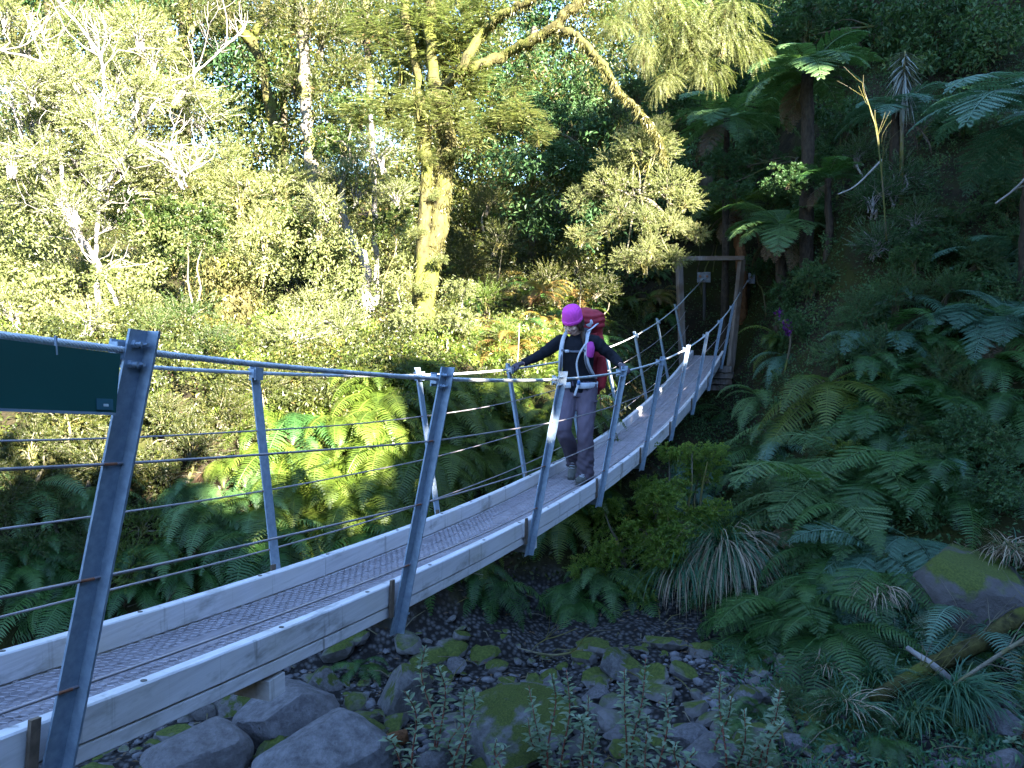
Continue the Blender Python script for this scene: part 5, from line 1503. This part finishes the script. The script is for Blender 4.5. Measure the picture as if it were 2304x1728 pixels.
# ------------------------------------------------------------------ ferns
GF = 'ferns hanging on the bank behind the bridge'
for lab, px, py, n, L, mt, dead in (
    ('light green fern high on the bank right of the second far side post', 985, 800, 9, .85, 'fern_light', 1),
    ('yellowish fern spreading above the far cable beside the mossy tree foot', 1030, 780, 8, .8, 'fern_light', 0),
    ('broad light fern behind the gap left of the walker', 1060, 890, 10, .95, 'fern_light', 1),
    ('green fern hanging behind the post by the walker hand', 1150, 870, 9, .9, 'fern_light', 0),
    ('bright fern beside the walker trousers', 1185, 950, 9, .85, 'fern_light', 1),
    ('sunniest fern, lowest of those left of the walker', 1060, 985, 9, .9, 'fern_light', 0),
    ('long fronded fern left of the second near post', 830, 830, 9, .9, 'fern_light', 1),
    ('fern with a curled brown frond midway between the far posts', 770, 860, 9, .85, 'fern_light', 2),
    ('fern crossing the second near post', 900, 930, 9, .95, 'fern_light', 0),
    ('soft green fern under the long fronded fern', 830, 960, 9, .85, 'fern_light', 0),
    ('fern just right of the first far side post', 690, 920, 8, .8, 'fern_light', 1),
    ('hanging fern low behind the far kerb joint', 770, 1030, 8, .8, 'fern_light', 0),
    ('fern above the far kerb beneath the second far post', 930, 1020, 9, .85, 'fern_light', 0),
    ('darker fern low between the wires left of the kerb joint', 640, 1030, 8, .75, 'fern_mid', 1),
    ('small dark fern hanging over the shaded hollow at the left', 560, 1080, 7, .6, 'fern_mid', 0),
    ('brownish fern beside the first far side post', 480, 1060, 7, .6, 'fern_light', 2),
    ('dark fern close above the far kerb left of the kerb joint', 520, 1180, 7, .55, 'fern_mid', 0),
    ('fern in shade low behind the fence right of the nearest post', 400, 1100, 7, .55, 'fern_mid', 1),
    ('fern half hidden behind the walker knees', 1260, 930, 8, .8, 'fern_mid', 0),
    ('fern in the shade below the far kerb left of the third near post', 1120, 1050, 8, .7, 'fern_mid', 0),
    ('dull fern behind the backpack', 1330, 840, 8, .7, 'fern_mid', 0),
    ('fern on the slope above the walker hat', 1230, 480, 9, .9, 'fern_light', 0),
    ('wide fern on the mossy slope under the silvery shrub', 1200, 520, 8, .9, 'fern_light', 1),
    ('fern at the left foot of the portal', 1420, 640, 9, .8, 'fern_mid', 0),
    ('light fern left of the portal crossbeam', 1420, 560, 8, .8, 'fern_light', 1),
): fern(lab, hit(px, py - 40), n, L * .85, M[mt], group=GF, dead=dead, hang=.78)
for k in range(86):
    px, py = rng.uniform(520, 1320), rng.uniform(770, 1200)
    if py > 1250 - (px - 560) * .22 + 30: continue
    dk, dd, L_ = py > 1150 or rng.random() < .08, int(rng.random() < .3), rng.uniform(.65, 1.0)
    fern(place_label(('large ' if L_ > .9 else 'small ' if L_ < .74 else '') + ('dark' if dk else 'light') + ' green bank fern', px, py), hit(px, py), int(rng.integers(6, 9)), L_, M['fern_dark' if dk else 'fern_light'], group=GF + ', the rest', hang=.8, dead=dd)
for k in range(30):
    px, py = rng.uniform(-20, 620), rng.uniform(1040, 1330)
    if py > 1400 - px * .33: continue
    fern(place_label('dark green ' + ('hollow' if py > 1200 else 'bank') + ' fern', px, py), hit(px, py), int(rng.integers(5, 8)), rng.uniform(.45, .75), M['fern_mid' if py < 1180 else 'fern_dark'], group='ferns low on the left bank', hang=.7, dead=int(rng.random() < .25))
for k in range(4):
    px, py = rng.uniform(1010, 1290), rng.uniform(1170, 1350)
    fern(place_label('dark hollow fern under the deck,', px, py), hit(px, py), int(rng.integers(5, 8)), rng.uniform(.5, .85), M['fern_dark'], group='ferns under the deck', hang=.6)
for k in range(74):
    px, py = rng.uniform(965, 1450), rng.uniform(440, 770)
    q = rng.random()
    fern(place_label(('light green' if q < .55 else 'dark green' if q < .8 else 'golden') + ' slope fern', px, py), hit(px, py), int(rng.integers(6, 9)), rng.uniform(.5, .95), M['fern_light' if q < .55 else 'fern_dark' if q < .8 else 'fern_gold'], group='ferns on the mossy slope', hang=.5, dead=int(rng.random() < .4))
for k in range(26):
    px, py = rng.uniform(1560, 2240), rng.uniform(1370, 1640)
    q = rng.random()
    fern(place_label(('dark green' if q < .6 else 'fresh green') + ' streamside fern', px, py), hit(px, py), int(rng.integers(4, 7)), rng.uniform(.25, .5), M['fern_dark' if q < .6 else 'fern_mid'], group='ferns along the stream edge', hang=.5, dead=int(rng.random() < .35))
p = hit(1170, 668); fern('golden sunlit fern arching just left of the pink hat', p + [0, 0, .25], 9, .85, M['fern_gold'], head=camaz(p), spread=2.4, hang=.42, dead=2)
GB = 'ferns on the shaded right bank'
for lab, px, py, n, L, mt, st_, hg in (
    ('brightest hanging fern in the middle of the right bank', 1790, 880, 8, 1.2, 'fern_light', 'comb', .85),
    ('fern hanging right of the brightest one', 1880, 960, 8, .9, 'fern_mid', 'comb', .8),
    ('fern left of the brightest hanging fern', 1690, 960, 8, .85, 'fern_mid', 'comb', .7),
    ('fern just below the far abutment', 1560, 930, 8, .75, 'fern_dark', 'comb', .6),
    ('fern below the dirt landing beside the portal', 1640, 900, 9, .8, 'fern_mid', 'comb', .55),
    ('single arching fern on the dirt landing', 1690, 790, 6, .8, 'fern_light', 'comb', .45),
    ('fern right of the yellow green bush', 1640, 1010, 8, .85, 'fern_dark', 'comb', .65),
    ('fern hanging in the deep shade under the brightest one', 1770, 1050, 8, .8, 'fern_dark', 'comb', .8),
    ('widest pale fern low on the right bank', 1780, 1130, 9, 1.35, 'fern_mid', 'tree', .6),
    ('upper of the two pale spreading ferns', 1850, 1050, 8, 1.2, 'fern_mid', 'tree', .6),
    ('fresh green fern below the widest pale fern', 1700, 1200, 8, .7, 'fern_light', 'comb', .75),
    ('fern hanging beside the big flat topped rock', 1960, 1080, 8, .85, 'fern_mid', 'comb', .8),
    ('fern in the dark above the big flat topped rock', 2060, 1090, 8, .85, 'fern_dark', 'comb', .75),
    ('small fern growing on the big flat topped rock', 2140, 1260, 7, .55, 'fern_light', 'comb', .7),
    ('small fern at the foot of the big flat topped rock', 2130, 1320, 5, .4, 'fern_dark', 'comb', .6),
    ('fern on the bank above the long dead stick', 1730, 1330, 8, .65, 'fern_dark', 'comb', .6),
    ('fern right of the drooping grass clump', 1640, 1330, 7, .55, 'fern_dark', 'comb', .7),
    ('left fern of the group under the yellow green bush', 1230, 1310, 7, .6, 'fern_dark', 'comb', .7),
    ('middle fern of the group under the yellow green bush', 1300, 1290, 8, .65, 'fern_mid', 'comb', .7),
    ('right fern of the group under the yellow green bush', 1370, 1310, 7, .6, 'fern_dark', 'comb', .7),
    ('fern hanging in the dark below the third near post', 1180, 1150, 7, .7, 'fern_dark', 'comb', .85),
    ('fern behind the yellow green bush at its left', 1270, 1090, 7, .7, 'fern_dark', 'comb', .7),
    ('fern on the slope left of the blue green bush', 1990, 860, 8, .8, 'fern_dark', 'comb', .6),
    ('fern at the right edge of the bank halfway up', 2150, 830, 8, .85, 'fern_dark', 'comb', .6),
    ('small fern among the stones in the stream bed', 780, 1490, 6, .32, 'fern_dark', 'comb', .4),
    ('fern at the top of the bank above the brightest one', 1880, 830, 8, .8, 'fern_dark', 'comb', .6),
): fern(lab, hit(px, py - 30), n, L * 1.15, M[mt], style=st_, hang=hg, group=GB)
for k in range(80):
    px, py = rng.uniform(1500, 2212), rng.uniform(560, 1390)
    if px < 1650 and py < 930 or px < 1800 and py < 720 or (px > 2020 and 1150 < py < 1300): continue
    sv, st2, L_ = rng.random() < .3, rng.random() < .6, rng.uniform(.6, 1.15)
    fern(place_label(('large ' if L_ > .97 else 'small ' if L_ < .75 else '') + ('blue green ' if sv else 'dark ') + ('comb leaved' if st2 else 'feathery') + ' fern', px, py), hit(px, py), int(rng.integers(5, 8)), L_, M['fern_silver' if sv else 'fern_dark'], style='comb' if st2 else 'tree', group=GB + ', the rest', hang=.75, dead=int(rng.random() < .12))
p = at(1035, 1215, 8.3); fern('little fern catching light right under the deck', p, 5, .38, M['fern_light'], hang=.9, spread=1.2)
GT = 'tree ferns on the right slope'
treefern('tallest tree fern with a wide flat crown and brown skirt, upper right', 1745, 160, 14.2, 24, 1.55, M['fern_mid'], .10, M['bark_fern'], GT, 3, .25, base=(1745, 520))
treefern('soft green tree fern left of the tallest one', 1570, 255, 16.5, 16, 1.6, M['fern_mid'], .06, M['bark_fern'], GT, 2, .55)
treefern('tree fern with an orange brown trunk right above the portal', 1590, 445, 18.2, 16, 1.5, M['fern_light'], .10, M['bark_rust'], GT, 6, .4, base=(1606, 620))
treefern('drooping tree fern just right of the portal beam', 1690, 490, 14.6, 20, 1.35, M['fern_mid'], .09, M['bark_fern'], GT, 4, .5)
treefern('pale fronded tree fern around the lancewood stem', 1935, 245, 13.2, 11, 1.25, M['fern_silver'], .07, M['bark_fern'], GT, 2, .35)
treefern('giant tree fern reaching in from the right edge', 2240, 250, 10.6, 15, 2.0, M['fern_silver'], .11, M['bark_fern'], GT, 0, .3)
treefern('tree fern with silvery fronds at the right edge below the middle', 2180, 690, 10.4, 13, 1.1, M['fern_silver'], .09, M['bark_fern'], GT, 3, .4)
treefern('dim tree fern deep in shade above the silvery one', 2160, 570, 11.6, 13, 1.2, M['fern_silver'], .09, M['bark_fern'], GT, 2, .45)
treefern('small tree fern lit green between the two tall ones', 1790, 385, 13.6, 9, .9, M['fern_dark'], .05, M['bark_fern'], GT, 1, .25)
treefern('low tree fern with a dark shaggy trunk under the hanging ferns at the right', 2060, 1080, 10.2, 10, .9, M['fern_dark'], .09, M['bark_fern'], GT, 3, .7)

# ---- lancewood with long drooping leaves
c = at(1955, 110, 13.0); g = gz(c[0], c[1])
lw = thing('lancewood', 'young lancewood with narrow drooping grey leaves above the pale tree fern', 'tree', (c[0], c[1], g))
mb = MB(); tube(mb, [[c[0] + .03, c[1], g - .1], [c[0], c[1], (g + c[2]) / 2], c], [.035, .028, .015], 8)
o = obj('trunk', mb, M['bark_grey'], lw, True); o.matrix_parent_inverse = Matrix.Translation(-lw.location)
mb = MB()
for k in range(7):
    pass
lf = MB()
s5 = np.linspace(0, 1, 5)
P = np.stack([s5, 0 * s5, -.35 * s5 ** 1.6], -1); w = np.array([.018, .026, .03, .022, .004])
V = np.concatenate([np.stack([P[i] + [0, w[i], 0], P[i] - [0, w[i], 0]]) for i in range(5)])
lf.add(V, [[2 * i, 2 * i + 1, 2 * i + 3, 2 * i + 2] for i in range(4)]); lm_ = lf.mesh('lance_leaf'); lm_.materials.append(M['lance'])
for k in range(150):
    u = rng.uniform(0, 1); z = c[2] - .62 * u
    inst('leaf', lm_, M['lance'], lw, (c[0] - lw.location.x, c[1] - lw.location.y, z - lw.location.z), rng.uniform(0, 6.28), rng.uniform(.38, .58) * (.6 + .5 * u), (0, rng.uniform(-.3, .3) + 1.0 * u))

# ------------------------------------------------------------------ grasses
def grass(label, px, py, n, L, mats, name='grass_clump', cat='grass', group=None, droop=1.0, up=.1):
    p = hit(px, py); root = thing(name, label, cat, p, group=group)
    for nm, mt, frac, dr in mats:
        mb = MB()
        for k in range(int(n * frac)):
            az = rng.uniform(0, 6.28) if rng.random() < .35 else camaz(p) + rng.normal(0, .8)
            l = L * rng.uniform(.6, 1.15); s = np.linspace(0, 1, 7); a = math.radians(rng.uniform(50, 85)) - math.radians(rng.uniform(90, 150)) * s * dr
            x = np.cumsum(np.cos(a)) / 7 * l; z = np.cumsum(np.sin(a)) / 7 * l
            C = np.stack([x * math.cos(az), x * math.sin(az), z], -1) + np.append(rng.normal(0, .05, 2), up)
            w = np.array([.6, 1, 1, .9, .7, .45, .05]) * .0048 * rng.uniform(.7, 1.3)
            sd = np.array([-math.sin(az), math.cos(az), .3])
            V = np.stack([C + sd * w[:, None], C - sd * w[:, None]], 1).reshape(-1, 3)
            mb.add(V, [[2 * i, 2 * i + 1, 2 * i + 3, 2 * i + 2] for i in range(6)], tint=np.clip(rng.normal(.5, .2), 0, 1))
        obj(nm, mb, M[mt], root)['kind'] = 'stuff'
    return root
G2 = [('blades', 'grass_green', .5, .9), ('dead_blades', 'grass_dead', .5, 1.2)]
grass('large drooping clump of grass with a brown dead skirt on the right bank', 1560, 1250, 700, 1.25, G2)
grass('drooping grass just left of the large clump', 1470, 1280, 260, .95, [('blades', 'grass_green', .8, .95), ('dead_blades', 'grass_dead', .2, 1.1)])
grass('sea green tussock near the bottom right corner', 2060, 1560, 300, .60, [('blades', 'grass_green', 1, .85)])
grass('small tussock left of the sea green one', 1970, 1590, 110, .38, [('blades', 'grass_green', 1, .85)])
grass('thin grass at the foot of the fallen log', 1830, 1580, 120, .42, [('blades', 'grass_green', .7, .7), ('dead_blades', 'grass_dead', .3, .8)])
grass('brown dry grass on the big flat topped rock', 2185, 1240, 170, .5, [('blades', 'grass_green', .25, .8), ('dead_blades', 'grass_dead', .75, .9)])
grass('grey dead fern skirt below the widest pale fern', 1890, 1330, 90, .5, [('dead_blades', 'grass_dead', 1, 1.1)], cat='dead fern')
grass('tall green grass left of the mossy trunks', 880, 420, 150, .9, [('blades', 'grass_green', 1, .7)], up=.3)
grass('grassy tuft under the slender pole trunk', 840, 510, 90, .7, [('blades', 'grass_green', 1, .7)])
grass('sunlit grass tuft under the silvery shrub', 1420, 500, 110, .7, [('blades', 'grass_green', .6, .75), ('dead_blades', 'grass_dead', .4, .9)])
grass('grass tuft among the sticks below the fallen log', 1900, 1500, 100, .35, [('blades', 'grass_green', 1, .75)])
grass('fine grass between the log and the dead stick', 1780, 1480, 130, .35, [('blades', 'grass_green', .7, .75), ('dead_blades', 'grass_dead', .3, .8)])

# ------------------------------------------------------------------ fallen wood
def stick(label, pts, r0, r1, mat, name='fallen_branch', twigs=0, cat='branch', lift=0.05):
    P = [at(*q) for q in pts]
    root = thing(name, label, cat, P[0])
    mb = MB(); Ps = smoothpath(P, 4 * len(P) + 4)
    tube(mb, Ps, np.linspace(r0, r1, len(Ps)), 9, jit=.06)
    o = obj('stem', mb, mat, root, True); o.matrix_parent_inverse = Matrix.Translation(-root.location)
    if twigs:
        mb = MB()
        for k in range(twigs):
            i = int(rng.integers(2, len(Ps) - 1)); branchy(mb, Ps[i], rng.normal(0, .6, 3) + norm(Ps[-1] - Ps[0]) + [0, 0, .2], rng.uniform(.3, .8), .007, 1, .5, .1)
        o = obj('twigs', mb, M['bark_grey'], root, True); o.matrix_parent_inverse = Matrix.Translation(-root.location); o['kind'] = 'stuff'
    return root
def gd(px, py): return float((hit(px, py) - CAM) @ _cd)
stick('thick mossy log lying down the slope at the right edge', [(1890, 1510, gd(1890, 1560)), (2010, 1440, gd(2010, 1500)), (2110, 1390, gd(2110, 1460)), (2240, 1310, gd(2240, 1400))], .058, .08, M['bark_moss'], 'fallen_log', 7, 'log')
stick('bare grey pole lying along the mossy log', [(1960, 1400, gd(1960, 1420) - .2), (2020, 1440, gd(2020, 1470) - .2), (2060, 1475, gd(2060, 1490) - .15)], .022, .03, M['bark_pale'])
stick('long dead stick pointing down to the stream', [(1690, 1395, gd(1690, 1420)), (1775, 1450, gd(1775, 1470)), (1860, 1500, gd(1860, 1515))], .012, .022, M['bark_pale'], twigs=2)
stick('mossy pole low in the grass below the dead stick', [(1720, 1530, gd(1720, 1545)), (1800, 1560, gd(1800, 1575)), (1880, 1590, gd(1880, 1600))], .026, .03, M['bark_moss'])
stick('thin branch crossing above the mossy log', [(2060, 1480, gd(2060, 1510) - .3), (2150, 1420, gd(2150, 1450) - .3), (2230, 1370, gd(2230, 1400) - .3)], .012, .02, M['bark_grey'], twigs=4)
stick('pale driftwood twig in the dark hollow under the deck', [(1120, 1400, gd(1120, 1420)), (1190, 1415, gd(1190, 1430)), (1260, 1405, gd(1260, 1425))], .006, .014, M['bark_grey'], twigs=4)
stick('rotten reddish log end among the stones at the bottom', [(800, 1620, gd(800, 1635)), (840, 1600, gd(840, 1620)), (880, 1590, gd(880, 1610))], .05, .055, M['bark_rust'], 'rotten_log', cat='log')
stick('pale bent sapling leaning beside the tallest tree fern', [(1810, 420, 12.6), (1850, 400, 12.5), (1905, 345, 12.5)], .010, .016, M['bark_pale'])
stick('white dead sapling stem standing in the right hand shrubs', [(1915, 520, 12.0), (1905, 380, 12.0), (1890, 270, 12.1), (1870, 210, 12.2)], .014, .006, M['bark_dark'], 'dead_sapling', 4, 'sapling')
stick('bare forked branch at the right edge under the giant fern', [(2150, 440, 10.4), (2190, 410, 10.3), (2230, 370, 10.2)], .012, .016, M['bark_pale'], twigs=2)
stick('dead leaning branch hanging behind the golden fern', [(1110, 860, 10.6), (1118, 780, 10.7), (1122, 700, 10.8)], .006, .008, M['bark_grey'])

# ------------------------------------------------------------------ leafy stems in front, on the stream bed
lf = MB()
s5 = np.linspace(0, 1, 4); w = np.array([.10, .21, .19, .02])
P = np.stack([s5, 0 * s5, .10 * s5 - .28 * s5 ** 2], -1)
V = np.concatenate([np.stack([P[i] + [0, w[i], .05 * w[i] * 4], P[i], P[i] - [0, w[i], -.05 * w[i] * 4]]) for i in range(4)])
lf.add(V, [[3 * i + j, 3 * i + j + 1, 3 * i + j + 4, 3 * i + j + 3] for i in range(3) for j in range(2)])
ol = lf.mesh('olearia_leaf', True); ol.materials.append(M['olearia'])
GS = 'grey leaved red stems on the stream bed'
def sapling(label, base, tops, n=40, leaf=.068):
    n = int(n * 1.4)
    b = hit(*base) if len(base) == 2 else at(*base)
    d = float((b - CAM) @ _cd)
    root = thing('leafy_stem_plant', label, 'plant', b, group=GS)
    for (px, py) in tops:
        t = at(px + rng.normal(0, 14), py + rng.normal(0, 12), d - rng.uniform(-.15, .25))
        mb = MB(); P = smoothpath(wobble([b + rng.normal(0, .03, 3) * [1, 1, 0] - [0, 0, .05], b * .6 + t * .4 + rng.normal(0, .03, 3), b * .25 + t * .75 + rng.normal(0, .03, 3), t], .025), 24)
        tube(mb, P, np.linspace(.0085, .0028, 24), 5)
        o = obj('stem', mb, M['stem_red'], root, True); o.matrix_parent_inverse = Matrix.Translation(-root.location)
        m = int(n * max(.5, np.linalg.norm(t - b) / .8)); ph = rng.uniform(0, 6)
        for k in range(m):
            u = .22 + .78 * (k + .5) / m; j = min(23, int(u * 23))
            sc = leaf * (1.0 if u < .85 else 1.0 - 3.2 * (u - .85)) * rng.uniform(.75, 1.15)
            o = inst('leaf', ol, M['olearia'], root, Vector(P[j]) - root.location, ph + k * 2.4, sc, (0, -.55 - .6 * max(0, u - .8) * 3 + rng.normal(0, .2)))
            o.rotation_mode = 'XYZ'
            o.rotation_euler = (Euler((0, 0, ph + k * 2.4)).to_matrix() @ Euler((rng.normal(0, .2), -.35 - 2.2 * max(0, u - .82) + rng.normal(0, .2), 0)).to_matrix()).to_euler()
sapling('tallest leafy stem, in front of the upright mossy boulder', (925, 1700, 5.6), [(922, 1400), (965, 1430)], 46)
sapling('bushy leafy stems right of the tallest one', (990, 1720, 5.5), [(1000, 1480), (1030, 1500), (985, 1560)], 40)
sapling('leafy stems left of the tallest one at the bottom edge', (900, 1740, 5.4), [(880, 1500), (850, 1590)], 36)
sapling('group of pale leaved stems in front of the low mossy boulder', (1200, 1720, 5.6), [(1150, 1460), (1185, 1470), (1225, 1460), (1130, 1560)], 40)
sapling('leafy stems just right of the low mossy boulder', (1270, 1740, 5.5), [(1280, 1490), (1240, 1540), (1310, 1560)], 36)
sapling('tall slanting leafy stems right of centre', (1350, 1730, 5.6), [(1405, 1440), (1370, 1470), (1400, 1540)], 46)
sapling('leafy stems leaning right at the bottom edge beside the slanting ones', (1390, 1760, 5.4), [(1440, 1510), (1420, 1560)], 40)
sapling('bright topped leafy stem under the large grass clump', (1565, 1740, 5.6), [(1560, 1480), (1585, 1490), (1600, 1530)], 40)
sapling('leafy stems right of the bright topped one', (1620, 1760, 5.5), [(1660, 1500), (1690, 1510), (1700, 1570)], 40)
sapling('short leafy sprig at the bottom edge between the groups', (1090, 1740, 5.3), [(1075, 1590), (1110, 1600)], 30)
sapling('leafy sprig at the right edge beside the rounded boulder', (2220, 1720, 6.0), [(2205, 1560), (2180, 1590)], 34)
sapling('short leafy stem low beside the blue grey slab', (1480, 1750, 5.3), [(1465, 1600), (1500, 1620)], 28)
